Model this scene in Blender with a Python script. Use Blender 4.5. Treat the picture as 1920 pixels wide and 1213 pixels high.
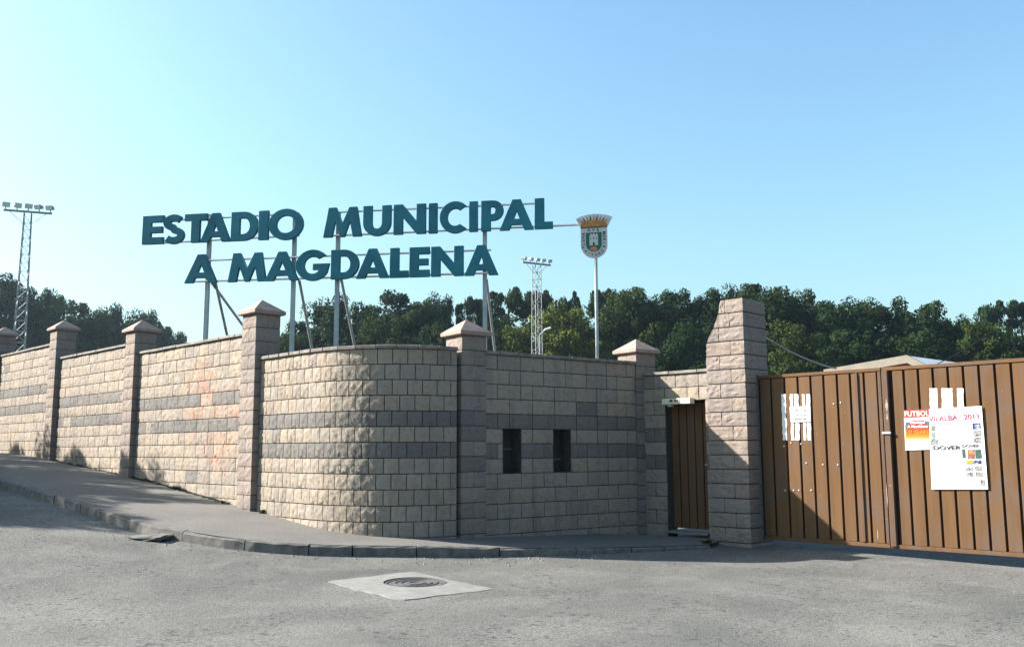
import bpy, bmesh, math, random
import numpy as np
from mathutils import Vector, Matrix, noise
R = math.radians
rng = random.Random(7)
scene = bpy.context.scene
for o in list(bpy.data.objects):
    bpy.data.objects.remove(o)
COL = scene.collection

# ------------------------------------------------------------------ camera
FPX = 1750.0                                  # focal length in pixels of a 1920 px wide picture
CAM = np.array([0.0, 0.0, 1.5])
PITCH = math.atan((842 - 606.5) / FPX)
ROLL = 0.004
_c, _s = math.cos(PITCH), math.sin(PITCH)
_F = np.array([0, _c, _s]); _R0 = np.array([1.0, 0, 0]); _U0 = np.array([0, -_s, _c])
_R = _R0 * math.cos(ROLL) - _U0 * math.sin(ROLL)
_U = _U0 * math.cos(ROLL) + _R0 * math.sin(ROLL)
cam = bpy.data.cameras.new('camera')
cam.sensor_width = 36.0
cam.lens = FPX / 1920 * 36.0
cam.clip_start = 0.05
cam.clip_end = 3000
cam_o = bpy.data.objects.new('camera', cam)
COL.objects.link(cam_o)
cam_o.matrix_world = Matrix(((_R[0], _U[0], -_F[0], CAM[0]), (_R[1], _U[1], -_F[1], CAM[1]),
                             (_R[2], _U[2], -_F[2], CAM[2]), (0, 0, 0, 1)))
scene.camera = cam_o

# ------------------------------------------------------------------ light
SUN_AZ, SUN_EL = R(277.5), R(31.3)
SUN_STRENGTH, SKY_STRENGTH, EXPOSURE = 5.0, 0.074, 1.90
world = bpy.data.worlds.new('World'); scene.world = world
world.use_nodes = True
wn = world.node_tree.nodes; wl = world.node_tree.links
sky = wn.new('ShaderNodeTexSky'); sky.sky_type = 'NISHITA'; sky.sun_disc = False
sky.sun_elevation = SUN_EL; sky.sun_rotation = SUN_AZ
sky.air_density = 1.35; sky.dust_density = 2.6; sky.ozone_density = 3.2; sky.altitude = 0
wn['Background'].inputs['Strength'].default_value = SKY_STRENGTH
tint = wn.new('ShaderNodeMix'); tint.data_type = 'RGBA'; tint.blend_type = 'MULTIPLY'; tint.inputs['Factor'].default_value = 1.0
tint.inputs[7].default_value = (0.83, 1.0, 1.0, 1)           # the phone's cool white balance
wl.new(sky.outputs[0], tint.inputs[6]); wl.new(tint.outputs[2], wn['Background'].inputs['Color'])
sun = bpy.data.lights.new('sun', 'SUN'); sun.energy = SUN_STRENGTH; sun.angle = R(0.53); sun.color = (1.0, 0.945, 0.86)
sun_o = bpy.data.objects.new('sun', sun); COL.objects.link(sun_o)
S = Vector((math.sin(SUN_AZ) * math.cos(SUN_EL), math.cos(SUN_AZ) * math.cos(SUN_EL), math.sin(SUN_EL)))
sun_o.rotation_mode = 'QUATERNION'; sun_o.rotation_quaternion = S.to_track_quat('Z', 'Y')
sun_o.location = (-30, 0, 30)
scene.view_settings.view_transform = 'Standard'
scene.view_settings.look = 'None'
scene.view_settings.exposure = EXPOSURE
scene.view_settings.gamma = 1.0
scene.view_settings.use_curve_mapping = False

# ------------------------------------------------------------------ survey helpers (photo point -> place)
def ray(x, y):
    return _F + _R * (x - 960) / FPX - _U * (y - 606.5) / FPX
def at_y(x, y, Y):
    r = ray(x, y); return CAM + r * (Y / r[1])
def on_plane(x, y, p, n):
    r = ray(x, y); return CAM + r * (np.dot(np.array(p) - CAM, n) / np.dot(r, n))
def az_dir(deg):
    return np.array([math.sin(R(deg)), math.cos(R(deg)), 0.0])
def front_normal(d):
    return np.array([d[1], -d[0], 0.0])
_gu = [-60, 0, 5, 7.9, 9.2, 12.1, 15.7, 19.8, 22.2, 40, 400]
_gz = [0.05, 0.06, 0.14, 0.165, 0.245, 0.52, 0.87, 1.15, 1.30, 1.75, 1.75]
def G(x, y):
    u = (y - x) / math.sqrt(2)
    a = 0.0
    for k in (-0.8, -0.4, 0, 0.4, 0.8):
        a += float(np.interp(u + k, _gu, _gz))
    return a / 5
def on_ground(x, y, lift=0.0):
    r = ray(x, y); t = 2.0
    for i in range(4000):
        p = CAM + r * t
        if p[2] <= G(p[0], p[1]) + lift: break
        t += 0.01
    return CAM + r * t

# ------------------------------------------------------------------ mesh helpers
def mesh_obj(name, verts, faces, mat=None, parent=None, smooth=False):
    me = bpy.data.meshes.new(name); me.from_pydata([tuple(v) for v in verts], [], faces); me.update()
    if mat: me.materials.append(mat)
    if smooth:
        me.polygons.foreach_set('use_smooth', [True] * len(me.polygons))
    return link(name, me, parent)
def link(name, me, parent=None):
    o = bpy.data.objects.new(name, me); COL.objects.link(o)
    if parent is not None: o.parent = parent
    return o
def tag(o, label=None, cat=None, group=None, kind=None):
    if label: o['label'] = label
    if cat: o['category'] = cat
    if group: o['group'] = group
    if kind: o['kind'] = kind
    return o
def thing(name, label, cat, loc=(0, 0, 0), rz=0.0, group=None):
    o = bpy.data.objects.new(name, None); COL.objects.link(o)
    o.empty_display_size = 0.2
    o.location = loc; o.rotation_euler = (0, 0, rz)
    return tag(o, label, cat, group, 'thing')
class MB:
    """collects boxes, bars and prisms into one mesh"""
    def __init__(s): s.v = []; s.f = []
    def quadbox(s, pts):            # 8 points: bottom ring 0-3, top ring 4-7
        b = len(s.v); s.v += [tuple(p) for p in pts]
        for q in ((3, 2, 1, 0), (4, 5, 6, 7), (0, 1, 5, 4), (1, 2, 6, 5), (2, 3, 7, 6), (3, 0, 4, 7)):
            s.f.append(tuple(b + i for i in q))
    def box(s, x0, x1, y0, y1, z0, z1):
        s.quadbox([(x0, y0, z0), (x1, y0, z0), (x1, y1, z0), (x0, y1, z0), (x0, y0, z1), (x1, y0, z1), (x1, y1, z1), (x0, y1, z1)])
    def tube(s, a, b_, r0, r1=None, n=8):
        a = Vector(a); b_ = Vector(b_); r1 = r0 if r1 is None else r1
        d = (b_ - a).normalized(); u = d.orthogonal().normalized(); w = d.cross(u)
        k = len(s.v)
        for p, r in ((a, r0), (b_, r1)):
            for i in range(n):
                t = 2 * math.pi * (i + .5) / n
                s.v.append(tuple(p + (u * math.cos(t) + w * math.sin(t)) * r))
        for i in range(n):
            j = (i + 1) % n; s.f.append((k + i, k + j, k + n + j, k + n + i))
        s.f.append(tuple(k + i for i in reversed(range(n)))); s.f.append(tuple(k + n + i for i in range(n)))
    def prism(s, pts, y0, y1):      # outline in local xz, extruded along y
        b = len(s.v); n = len(pts)
        s.v += [(p[0], y0, p[1]) for p in pts] + [(p[0], y1, p[1]) for p in pts]
        s.f.append(tuple(b + i for i in range(n))); s.f.append(tuple(b + n + i for i in reversed(range(n))))
        for i in range(n):
            j = (i + 1) % n; s.f.append((b + j, b + i, b + n + i, b + n + j))
    def build(s, name, mat, parent=None, smooth=False, bevel=0.0):
        o = mesh_obj(name, s.v, s.f, mat, parent, smooth)
        if bevel:
            bm = bmesh.new(); bm.from_mesh(o.data)
            bmesh.ops.recalc_face_normals(bm, faces=bm.faces)
            bmesh.ops.bevel(bm, geom=bm.edges[:], offset=bevel, segments=1, affect='EDGES', profile=0.5)
            bm.to_mesh(o.data); bm.free()
        return o

# ------------------------------------------------------------------ materials
def material(name, rough=0.85):
    m = bpy.data.materials.new(name); m.use_nodes = True
    b = m.node_tree.nodes['Principled BSDF']; b.inputs['Roughness'].default_value = rough
    b.inputs['Specular IOR Level'].default_value = 0.25
    return m, m.node_tree.nodes, m.node_tree.links, b
def nd(N, kind, **kw):
    n = N.new(kind)
    for k, v in kw.items():
        if k in n.inputs: n.inputs[k].default_value = v
        else: setattr(n, k, v)
    return n
def noise_tex(N, L, vec, scale, detail=4, rough=0.55, dist=0.0):
    n = nd(N, 'ShaderNodeTexNoise', Scale=scale, Detail=detail, Roughness=rough, Distortion=dist)
    if vec is not None: L.new(vec, n.inputs['Vector'])
    return n.outputs['Fac']
def ramp(N, L, fac, stops):
    r = N.new('ShaderNodeValToRGB'); L.new(fac, r.inputs['Fac'])
    e = r.color_ramp.elements
    while len(e) < len(stops): e.new(0.5)
    for k, (p, c) in enumerate(stops):
        e[k].position = p; e[k].color = (*c, 1) if len(c) == 3 else c
    return r.outputs['Color']
def mixc(N, L, fac, a, b, mode='MIX'):
    m = N.new('ShaderNodeMix'); m.data_type = 'RGBA'; m.blend_type = mode
    for sock, val in ((m.inputs['Factor'], fac), (m.inputs[6], a), (m.inputs[7], b)):
        if hasattr(val, 'is_output'): L.new(val, sock)
        elif isinstance(val, (int, float)): sock.default_value = val
        else: sock.default_value = (*val, 1)
    return m.outputs[2]
def math_n(N, L, op, a, b=None, clamp=False):
    m = N.new('ShaderNodeMath'); m.operation = op; m.use_clamp = clamp
    for i, v in enumerate((a, b)):
        if v is None: continue
        if hasattr(v, 'is_output'): L.new(v, m.inputs[i])
        else: m.inputs[i].default_value = v
    return m.outputs[0]
def bump(N, L, bsdf, height, strength=0.4, dist=0.01):
    b = N.new('ShaderNodeBump'); b.inputs['Strength'].default_value = strength; b.inputs['Distance'].default_value = dist
    L.new(height, b.inputs['Height']); L.new(b.outputs[0], bsdf.inputs['Normal'])
def pos(N): return N.new('ShaderNodeNewGeometry').outputs['Position']
def plain(name, col, rough=0.6, metal=0.0, var=0.12, scale=6.0):
    m, N, L, b = material(name, rough)
    f = noise_tex(N, L, pos(N), scale, 5)
    c = ramp(N, L, f, [(0.3, tuple(x * (1 - var) for x in col)), (0.7, tuple(min(1, x * (1 + var)) for x in col))])
    L.new(c, b.inputs['Base Color']); b.inputs['Metallic'].default_value = metal
    return m

def block_material(name, col, hue=(0.55, 0.38, 0.28), graffiti=None):
    m, N, L, b = material(name, 0.92)
    p = pos(N)
    oi = N.new('ShaderNodeObjectInfo')
    rnd = oi.outputs['Random']
    c = ramp(N, L, rnd, [(0.0, tuple(x * 0.84 for x in col)), (0.35, tuple(x * 1.0 for x in col)),
                         (0.7, tuple(x * a for x, a in zip(col, (1.08, 1.04, 0.96)))), (1.0, tuple(x * a for x, a in zip(col, (1.02, 0.95, 0.90))))])
    big = noise_tex(N, L, p, 1.3, 4)
    c = mixc(N, L, ramp(N, L, big, [(0.35, (0, 0, 0)), (0.75, (0.35,) * 3)]), c, tuple(x * 0.72 for x in col))
    mid = noise_tex(N, L, p, 14, 5, 0.65)
    c = mixc(N, L, ramp(N, L, mid, [(0.50, (0, 0, 0)), (0.70, (0.6,) * 3)]), c, tuple(x * 0.60 for x in col))
    # rain streaks: noise stretched along z
    mp = N.new('ShaderNodeMapping'); mp.inputs['Scale'].default_value = (5, 5, 0.7); L.new(p, mp.inputs['Vector'])
    st = noise_tex(N, L, mp.outputs[0], 1.0, 5, 0.6)
    c = mixc(N, L, ramp(N, L, st, [(0.52, (0, 0, 0)), (0.74, (0.6,) * 3)]), c, tuple(x * 0.5 for x in col))
    if graffiti:
        tot = None
        for (gp, gr) in graffiti:
            d = N.new('ShaderNodeVectorMath'); d.operation = 'DISTANCE'; L.new(p, d.inputs[0]); d.inputs[1].default_value = gp
            k = math_n(N, L, 'SUBTRACT', 1.0, math_n(N, L, 'DIVIDE', d.outputs['Value'], gr), True)
            tot = k if tot is None else math_n(N, L, 'MAXIMUM', tot, k)
        w = noise_tex(N, L, p, 4.2, 1.0, 0.4, 0.8)
        ln = math_n(N, L, 'ABSOLUTE', math_n(N, L, 'SUBTRACT', w, 0.5))
        ln = math_n(N, L, 'SUBTRACT', 1.0, math_n(N, L, 'DIVIDE', ln, 0.05), True)
        mist = math_n(N, L, 'MULTIPLY', noise_tex(N, L, p, 5, 3), 0.30)
        k = math_n(N, L, 'MULTIPLY', math_n(N, L, 'MAXIMUM', ln, mist), math_n(N, L, 'MULTIPLY', tot, 1.15, True))
        c = mixc(N, L, k, c, (0.30, 0.105, 0.055))
    L.new(c, b.inputs['Base Color'])
    tc = N.new('ShaderNodeTexCoord')
    off = N.new('ShaderNodeVectorMath'); off.operation = 'ADD'; L.new(p, off.inputs[0]); off.inputs[1].default_value = (3, 7, 1)
    h = math_n(N, L, 'ADD', math_n(N, L, 'MULTIPLY', noise_tex(N, L, off.outputs[0], 17, 3, 0.5), 1.0),
               math_n(N, L, 'MULTIPLY', noise_tex(N, L, off.outputs[0], 70, 4, 0.6), 0.35))
    bump(N, L, b, h, 0.75, 0.014)
    return m
CREAM = block_material('cream split faced block', (0.238, 0.203, 0.170))
GREY = block_material('grey brown split faced block', (0.130, 0.120, 0.114))
PINK = block_material('pinkish pillar block', (0.196, 0.162, 0.146))
MORTAR = plain('mortar', (0.048, 0.042, 0.038), 0.95, var=0.25, scale=12)
COPING = plain('weathered coping', (0.16, 0.14, 0.125), 0.9, var=0.35, scale=9)
CAPM = plain('pink concrete cap', (0.235, 0.175, 0.150), 0.85, var=0.16, scale=7)

def asphalt():
    m, N, L, b = material('worn asphalt', 0.95)
    p = pos(N)
    base = ramp(N, L, noise_tex(N, L, p, 0.45, 6, 0.6, 0.4), [(0.3, (0.072, 0.072, 0.070)), (0.5, (0.097, 0.095, 0.090)), (0.70, (0.132, 0.128, 0.120))])
    dust = ramp(N, L, noise_tex(N, L, p, 1.1, 7, 0.65, 0.6), [(0.48, (0, 0, 0)), (0.72, (0.62,) * 3)])
    c = mixc(N, L, dust, base, (0.160, 0.153, 0.142))
    grit = ramp(N, L, noise_tex(N, L, p, 55, 3, 0.7), [(0.30, (0.38,) * 3), (0.5, (1,) * 3), (0.70, (1.5,) * 3)])
    c = mixc(N, L, 1.0, c, grit, 'MULTIPLY')
    pit = noise_tex(N, L, p, 17, 2, 0.5)
    patch = noise_tex(N, L, p, 1.7, 3)
    k = math_n(N, L, 'MULTIPLY', ramp(N, L, pit, [(0.33, (1,) * 3), (0.41, (0,) * 3)]), ramp(N, L, patch, [(0.42, (0,) * 3), (0.56, (0.85,) * 3)]))
    c = mixc(N, L, k, c, (0.035, 0.037, 0.04))
    mp = N.new('ShaderNodeMapping'); mp.inputs['Scale'].default_value = (1, 1, 0.01); L.new(p, mp.inputs['Vector'])
    vo = nd(N, 'ShaderNodeTexVoronoi', Scale=0.55); vo.feature = 'DISTANCE_TO_EDGE'
    wob = N.new('ShaderNodeVectorMath'); wob.operation = 'ADD'; L.new(mp.outputs[0], wob.inputs[0])
    nz = nd(N, 'ShaderNodeTexNoise', Scale=2.5, Detail=5.0); L.new(p, nz.inputs['Vector']); L.new(nz.outputs['Color'], wob.inputs[1])
    L.new(wob.outputs[0], vo.inputs['Vector'])
    crack = ramp(N, L, vo.outputs['Distance'], [(0.0, (1,) * 3), (0.008, (0,) * 3)])
    k2 = math_n(N, L, 'MULTIPLY', crack, ramp(N, L, noise_tex(N, L, p, 0.35, 2), [(0.52, (0,) * 3), (0.6, (0.6,) * 3)]))
    c = mixc(N, L, k2, c, (0.04, 0.04, 0.04))
    L.new(c, b.inputs['Base Color'])
    h = math_n(N, L, 'ADD', noise_tex(N, L, p, 75, 3, 0.7), math_n(N, L, 'MULTIPLY', noise_tex(N, L, p, 5, 4), 1.2))
    bump(N, L, b, h, 0.6, 0.02)
    return m
ASPHALT = asphalt()
def paving():
    m, N, L, b = material('worn pavement surface', 0.95)
    p = pos(N)
    c = ramp(N, L, noise_tex(N, L, p, 0.9, 6, 0.6), [(0.3, (0.098, 0.092, 0.086)), (0.7, (0.140, 0.130, 0.120))])
    grit = ramp(N, L, noise_tex(N, L, p, 60, 3, 0.7), [(0.33, (0.6,) * 3), (0.5, (1,) * 3), (0.68, (1.2,) * 3)])
    c = mixc(N, L, 1.0, c, grit, 'MULTIPLY')
    L.new(c, b.inputs['Base Color'])
    bump(N, L, b, noise_tex(N, L, p, 70, 4, 0.7), 0.45, 0.01)
    return m
PAVING = paving()
KERB = plain('old concrete kerb', (0.108, 0.102, 0.095), 0.95, var=0.35, scale=11)
SLAB = plain('pale concrete slab', (0.160, 0.157, 0.149), 0.93, var=0.16, scale=9)
IRON = plain('cast iron', (0.085, 0.083, 0.082), 0.7, 0.2, 0.3, 30)
GALV = plain('galvanised steel', (0.30, 0.33, 0.335), 0.55, 0.35, 0.15, 5)
MAST = plain('grey mast steel', (0.21, 0.22, 0.235), 0.6, 0.2, 0.1, 4)
TEAL = plain('teal painted letter', (0.006, 0.112, 0.150), 0.55, 0, 0.22, 2.2)
WHITE = plain('white enamel', (0.46, 0.45, 0.45), 0.5, 0, 0.06, 5)
PAPER = plain('white poster paper', (0.62, 0.62, 0.63), 0.7, 0, 0.03, 9)
INK = plain('dark ink', (0.035, 0.037, 0.042), 0.7)
RED = plain('pink red print', (0.26, 0.030, 0.06), 0.7)
REDB = plain('red print', (0.26, 0.012, 0.015), 0.7)
YEL = plain('yellow print', (0.4, 0.2, 0.01), 0.7)
BLUE = plain('blue print', (0.010, 0.016, 0.08), 0.7)
GRAYP = plain('grey print', (0.075, 0.075, 0.078), 0.7, 0, 0.5, 90)
def picture_mat(name, cols, sc):
    m, N, L, b = material(name, 0.7)
    c = ramp(N, L, noise_tex(N, L, pos(N), sc, 3, 0.6), [(0.36 + .28 * k / (len(cols) - 1), c_) for k, c_ in enumerate(cols)])
    L.new(c, b.inputs['Base Color']); return m
PHOTO1 = picture_mat('small grey photo print', [(.02, .02, .022), (.10, .10, .10), (.30, .30, .30), (.05, .05, .055)], 38)
PHOTO2 = picture_mat('small blue photo print', [(.008, .012, .05), (.02, .03, .12), (.25, .27, .33)], 30)
PHOTO3 = picture_mat('small orange photo print', [(.35, .3, .25), (.32, .08, .03), (.03, .06, .05)], 24)
GREENP = plain('dark green print', (0.03, 0.065, 0.052), 0.7)
ORANGEP = plain('orange print', (0.30, 0.075, 0.025), 0.7)
GOLD = plain('gold paint', (0.32, 0.155, 0.035), 0.55, 0.1, 0.3, 20)
CRESTG = plain('crest green', (0.010, 0.12, 0.07), 0.5)
SALMON = plain('salmon paint', (0.42, 0.17, 0.09), 0.6)
DARK = plain('painted slot darkness', (0.028, 0.026, 0.025), 0.7)  # near-black colour painting the darkness inside the wall slots
LAMPW = plain('cream plastic', (0.50, 0.46, 0.33), 0.4, 0, 0.03)
ROOFW = plain('pale roof sheet', (0.55, 0.55, 0.56), 0.5)
ROOFG = plain('grey fascia', (0.16, 0.14, 0.115), 0.8)
OCHRE = plain('orange render', (0.30, 0.09, 0.035), 0.9)
GLASSY = plain('lamp glass', (0.55, 0.58, 0.62), 0.25, 0.3)
CABLE = plain('pale cable', (0.26, 0.25, 0.22), 0.7)

def gate_paint(name, col):
    m, N, L, b = material(name, 0.72); b.inputs['Specular IOR Level'].default_value = 0.12
    p = pos(N)
    mp = N.new('ShaderNodeMapping'); mp.inputs['Scale'].default_value = (9, 9, 0.6); L.new(p, mp.inputs['Vector'])
    c = ramp(N, L, noise_tex(N, L, mp.outputs[0], 1.0, 6, 0.6), [(0.3, tuple(x * 0.82 for x in col)), (0.7, tuple(x * 1.12 for x in col))])
    oi = N.new('ShaderNodeObjectInfo')
    c = mixc(N, L, 1.0, c, ramp(N, L, oi.outputs['Random'], [(0, (0.93,) * 3), (1, (1.06, 1.05, 1.03))]), 'MULTIPLY')
    chips = ramp(N, L, noise_tex(N, L, p, 16, 2, 0.5), [(0.735, (0,) * 3), (0.78, (0.6,) * 3)])
    c = mixc(N, L, chips, c, (0.26, 0.22, 0.19))
    sp = ramp(N, L, noise_tex(N, L, p, 38, 2, 0.5), [(0.745, (0,) * 3), (0.77, (0.7,) * 3)])
    c = mixc(N, L, sp, c, (0.07, 0.04, 0.02))
    gr = ramp(N, L, noise_tex(N, L, p, 2.2, 5, 0.6), [(0.48, (0,) * 3), (0.66, (0.75,) * 3)])
    c = mixc(N, L, gr, c, (0.09, 0.062, 0.048))
    L.new(c, b.inputs['Base Color'])
    h = noise_tex(N, L, mp.outputs[0], 1.4, 4)
    bump(N, L, b, h, 0.25, 0.01)
    return m
GATE = gate_paint('brown gate paint', (0.107, 0.057, 0.027))
GROOVE = plain('shade darkened brown', (0.022, 0.010, 0.005), 0.7)  # gate brown darkened, with the grooves' shade put into the colour
STILE = gate_paint('worn brown stile', (0.092, 0.055, 0.036))

# ------------------------------------------------------------------ ground
def axis(lim, near, step):
    a = [0.0]; s = step
    while a[-1] < lim:
        if a[-1] > near: s *= 1.35
        a.append(a[-1] + s)
    return [-x for x in reversed(a[1:])] + a
xs = axis(900, 26, 0.5); ys = axis(900, 30, 0.5)
V = [(x, y, G(x, y) + (0.012 * noise.noise((x * .6, y * .6, 0)) if abs(x) < 26 and abs(y) < 30 else 0)) for y in ys for x in xs]
nx = len(xs)
Fc = [(j * nx + i, j * nx + i + 1, (j + 1) * nx + i + 1, (j + 1) * nx + i) for j in range(len(ys) - 1) for i in range(nx - 1)]
road = mesh_obj('road', V, Fc, ASPHALT, smooth=True)
tag(road, 'worn pale grey asphalt road in front of the stadium wall', kind='structure')

field_y = [y for y in ys if y >= 31]
FIELD = plain('rough grass field', (0.040, 0.058, 0.020), 0.95, var=0.4, scale=0.8)
field = mesh_obj('field', [(x, y, G(x, y) + .006) for y in field_y for x in xs],
                 [(j * nx + i, j * nx + i + 1, (j + 1) * nx + i + 1, (j + 1) * nx + i) for j in range(len(field_y) - 1) for i in range(nx - 1)], FIELD, smooth=True)
tag(field, 'rough green field stretching behind the stadium wall to the trees', kind='structure')

# ------------------------------------------------------------------ wall layout
AZL, AZM, AZD, AZG = 135.5, 53.5, 134.5, 132.7
dL, dM, dD, dG = az_dir(AZL), az_dir(AZM), az_dir(AZD), az_dir(AZG)
nL, nM, nD, nG = (front_normal(d) for d in (dL, dM, dD, dG))
ang = lambda d: math.atan2(d[1], d[0])
LH = 0.2                                                   # course height
P3c = at_y(475, 760, 13.4); P3c[2] = 0
P2c = on_plane(246.6, 760, P3c, nL); P1c = on_plane(98.4, 760, P3c, nL)
for q in (P2c, P1c): q[2] = 0
P0c = P1c - dL * 4.0
Pm1c = P0c - dL * 4.0
m4 = at_y(857, 1000, 12.3)                                 # foot of pillar four on the middle wall plane
B4 = on_plane(857, 760, m4, nM); B4[2] = 0
P4l = on_plane(864, 700, m4, nM); P4l[2] = 0
P4r = on_plane(910, 700, m4, nM); P4r[2] = 0
P5l = on_plane(1191, 700, m4, nM); P5l[2] = 0
P5r = on_plane(1227, 700, m4, nM); P5r[2] = 0
DW0 = on_plane(1206, 760, m4, nM); DW0[2] = 0
DW1 = on_plane(1334, 760, DW0, nD); DW1[2] = 0
BPn = nD * 0.05
BP0 = on_plane(1330, 850, DW0 + BPn, nD); BP0[2] = 0       # big pillar front left
BPW = 0.62

BLK = {}
def block_mesh(w, h, var, mat, rough=0.010, depth=0.13):
    key = (round(w, 2), round(h, 2), var, mat.name, rough)
    if key in BLK: return BLK[key]
    w = round(w, 2); h = round(h, 2)
    r = random.Random(hash((round(w * 100), var)) & 0xffff)
    W, H = w - 0.012, h - 0.012
    nx_, nz_ = (8 if w > .3 else 5), 5
    V = []; F = []
    for j in range(nz_ + 1):
        for i in range(nx_ + 1):
            fx, fz = i / nx_, j / nz_
            x = (fx - .5) * W; z = (fz - .5) * H
            edge = min(fx, 1 - fx) * W; edz = min(fz, 1 - fz) * H
            e = min(edge, edz)
            if e < 1e-6:
                y = r.uniform(-.001, .004)
                x += r.uniform(-.0025, .0025) if edz < 1e-6 else 0; z += r.uniform(-.002, .002)
            else:
                x += r.uniform(-.3, .3) * W / nx_ * .8; z += r.uniform(-.3, .3) * H / nz_ * .8
                y = r.uniform(-rough, rough * .35)
            V.append((x, y, z))
    k = nx_ + 1
    for j in range(nz_):
        for i in range(nx_):
            a, b, c, d = j * k + i, j * k + i + 1, (j + 1) * k + i + 1, (j + 1) * k + i
            if r.random() < .5: F += [(a, b, c), (a, c, d)]
            else: F += [(a, b, d), (b, c, d)]
    nf = len(F)
    ring = [i for i in range(nx_ + 1)] + [j * k + nx_ for j in range(1, nz_ + 1)] + [nz_ * k + i for i in range(nx_ - 1, -1, -1)] + [j * k for j in range(nz_ - 1, 0, -1)]
    b0 = len(V)
    V += [V[i] for i in ring]; b1 = len(V)
    V += [(V[i][0], depth, V[i][2]) for i in ring]; n = len(ring)
    for i in range(n):
        j = (i + 1) % n; F.append((b0 + j, b0 + i, b1 + i, b1 + j))
    me = bpy.data.meshes.new('block'); me.from_pydata(V, [], F); me.update()
    me.polygons.foreach_set('use_smooth', [i < nf and i % 3 != 0 for i in range(len(F))])
    me.materials.append(mat)
    BLK[key] = me
    return me

def put(me, parent, loc, rz=0.0, name='block', scale=None):
    o = bpy.data.objects.new(name, me); COL.objects.link(o); o.parent = parent
    o.location = loc; o.rotation_euler = (0, 0, rz)
    if scale: o.scale = scale
    return o
def bond(length, k, mode, r):
    xs_ = [0.0]; x = 0.0
    if mode == 'half':
        x = 0.2 if k % 2 else 0.1
    elif mode == 'mixed':
        x = r.choice((0.4, 0.2, 0.3))
        if k % 3 == 2: mode = 'half' if r.random() < .5 else mode
    else:
        x = 0.4 if k % 2 else 0.2
    while x < length - 0.09:
        xs_.append(x)
        if mode == 'half': x += 0.2
        elif mode == 'mixed': x += r.choice((0.4, 0.4, 0.4, 0.2, 0.3))
        else: x += 0.4 if r.random() < .9 else 0.2
    xs_.append(length)
    return list(zip(xs_[:-1], xs_[1:]))

BANDS = (4, 6)
def bay(name, label, cat, p0, p1, z_top, z_low, mode, seed, openings=(), cream=None, cop=True, core=0.24, group=None):
    """straight bay of split-faced blocks; face line p0 -> p1 seen left to right; z_low(x) is the ground under it"""
    r = random.Random(seed); cream = cream or CREAM
    d = (p1 - p0); length = float(np.linalg.norm(d[:2])); th = ang(d)
    lowest = min(z_low(0), z_low(length), z_low(length / 2))
    t = thing(name, label, cat, (p0[0], p0[1], lowest), th, group)
    top = z_top - lowest
    n = int(math.ceil((top + 0.1) / LH))
    mb = MB()
    for k in range(n):
        zt = top - k * LH; zb = zt - LH
        segs = [(0.0, length)]
        for (o0, o1, k0, k1) in openings:
            if k0 <= k <= k1:
                segs = [s for a, b in segs for s in ((a, min(b, o0)), (max(a, o1), b)) if s[1] - s[0] > 0.02]
        for a, b in segs:
            mb.box(a, b, 0.016, core, zb, zt)
        for x0, x1 in bond(length, k, mode, r):
            for a, b in segs:
                u, v = max(x0, a), min(x1, b)
                if v - u < 0.03: continue
                if zt + lowest < z_low((u + v) / 2) - 0.02: continue
                mat = GREY if k in BANDS else cream
                if k not in BANDS and r.random() < .012: mat = GREY
                if k in BANDS and r.random() < .02: mat = cream
                w = v - u
                me = block_mesh(w, LH, r.randrange(7), mat)
                o = put(me, t, ((u + v) / 2, r.uniform(-.003, .003), zt - LH / 2))
                o.scale.x = w / round(w, 2)
    mb.build('mortar_bed', MORTAR, t)
    if cop:
        x = 0.0
        while x < length - .01:
            e = min(length, x + 0.5)
            if length - e < 0.15: e = length
            m = MB(); dz = r.uniform(-.003, .003)
            m.box(x + .003, e - .003, -0.035 + r.uniform(-.004, .004), core + 0.03, top + .001 + dz, top + 0.046 + dz)
            m.build('coping_stone', COPING, t, bevel=0.006)
            x = e
    return t

def cap(parent, cx, cy, half, z, apex=0.24):
    """pyramid cap with a square rim"""
    a = half + 0.055; V = []
    for s_, zz in ((a - .012, 0), (a, 0.012), (a, 0.055)):
        V += [(cx - s_, cy - s_, z + zz), (cx + s_, cy - s_, z + zz), (cx + s_, cy + s_, z + zz), (cx - s_, cy + s_, z + zz)]
    V.append((cx, cy, z + apex))
    F = [(3, 2, 1, 0)]
    for l in (0, 4):
        F += [(l + i, l + (i + 1) % 4, l + 4 + (i + 1) % 4, l + 4 + i) for i in range(4)]
    F += [(8 + i, 8 + (i + 1) % 4, 12) for i in range(4)]
    return mesh_obj('pillar_cap', V, F, CAPM, parent)

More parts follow.
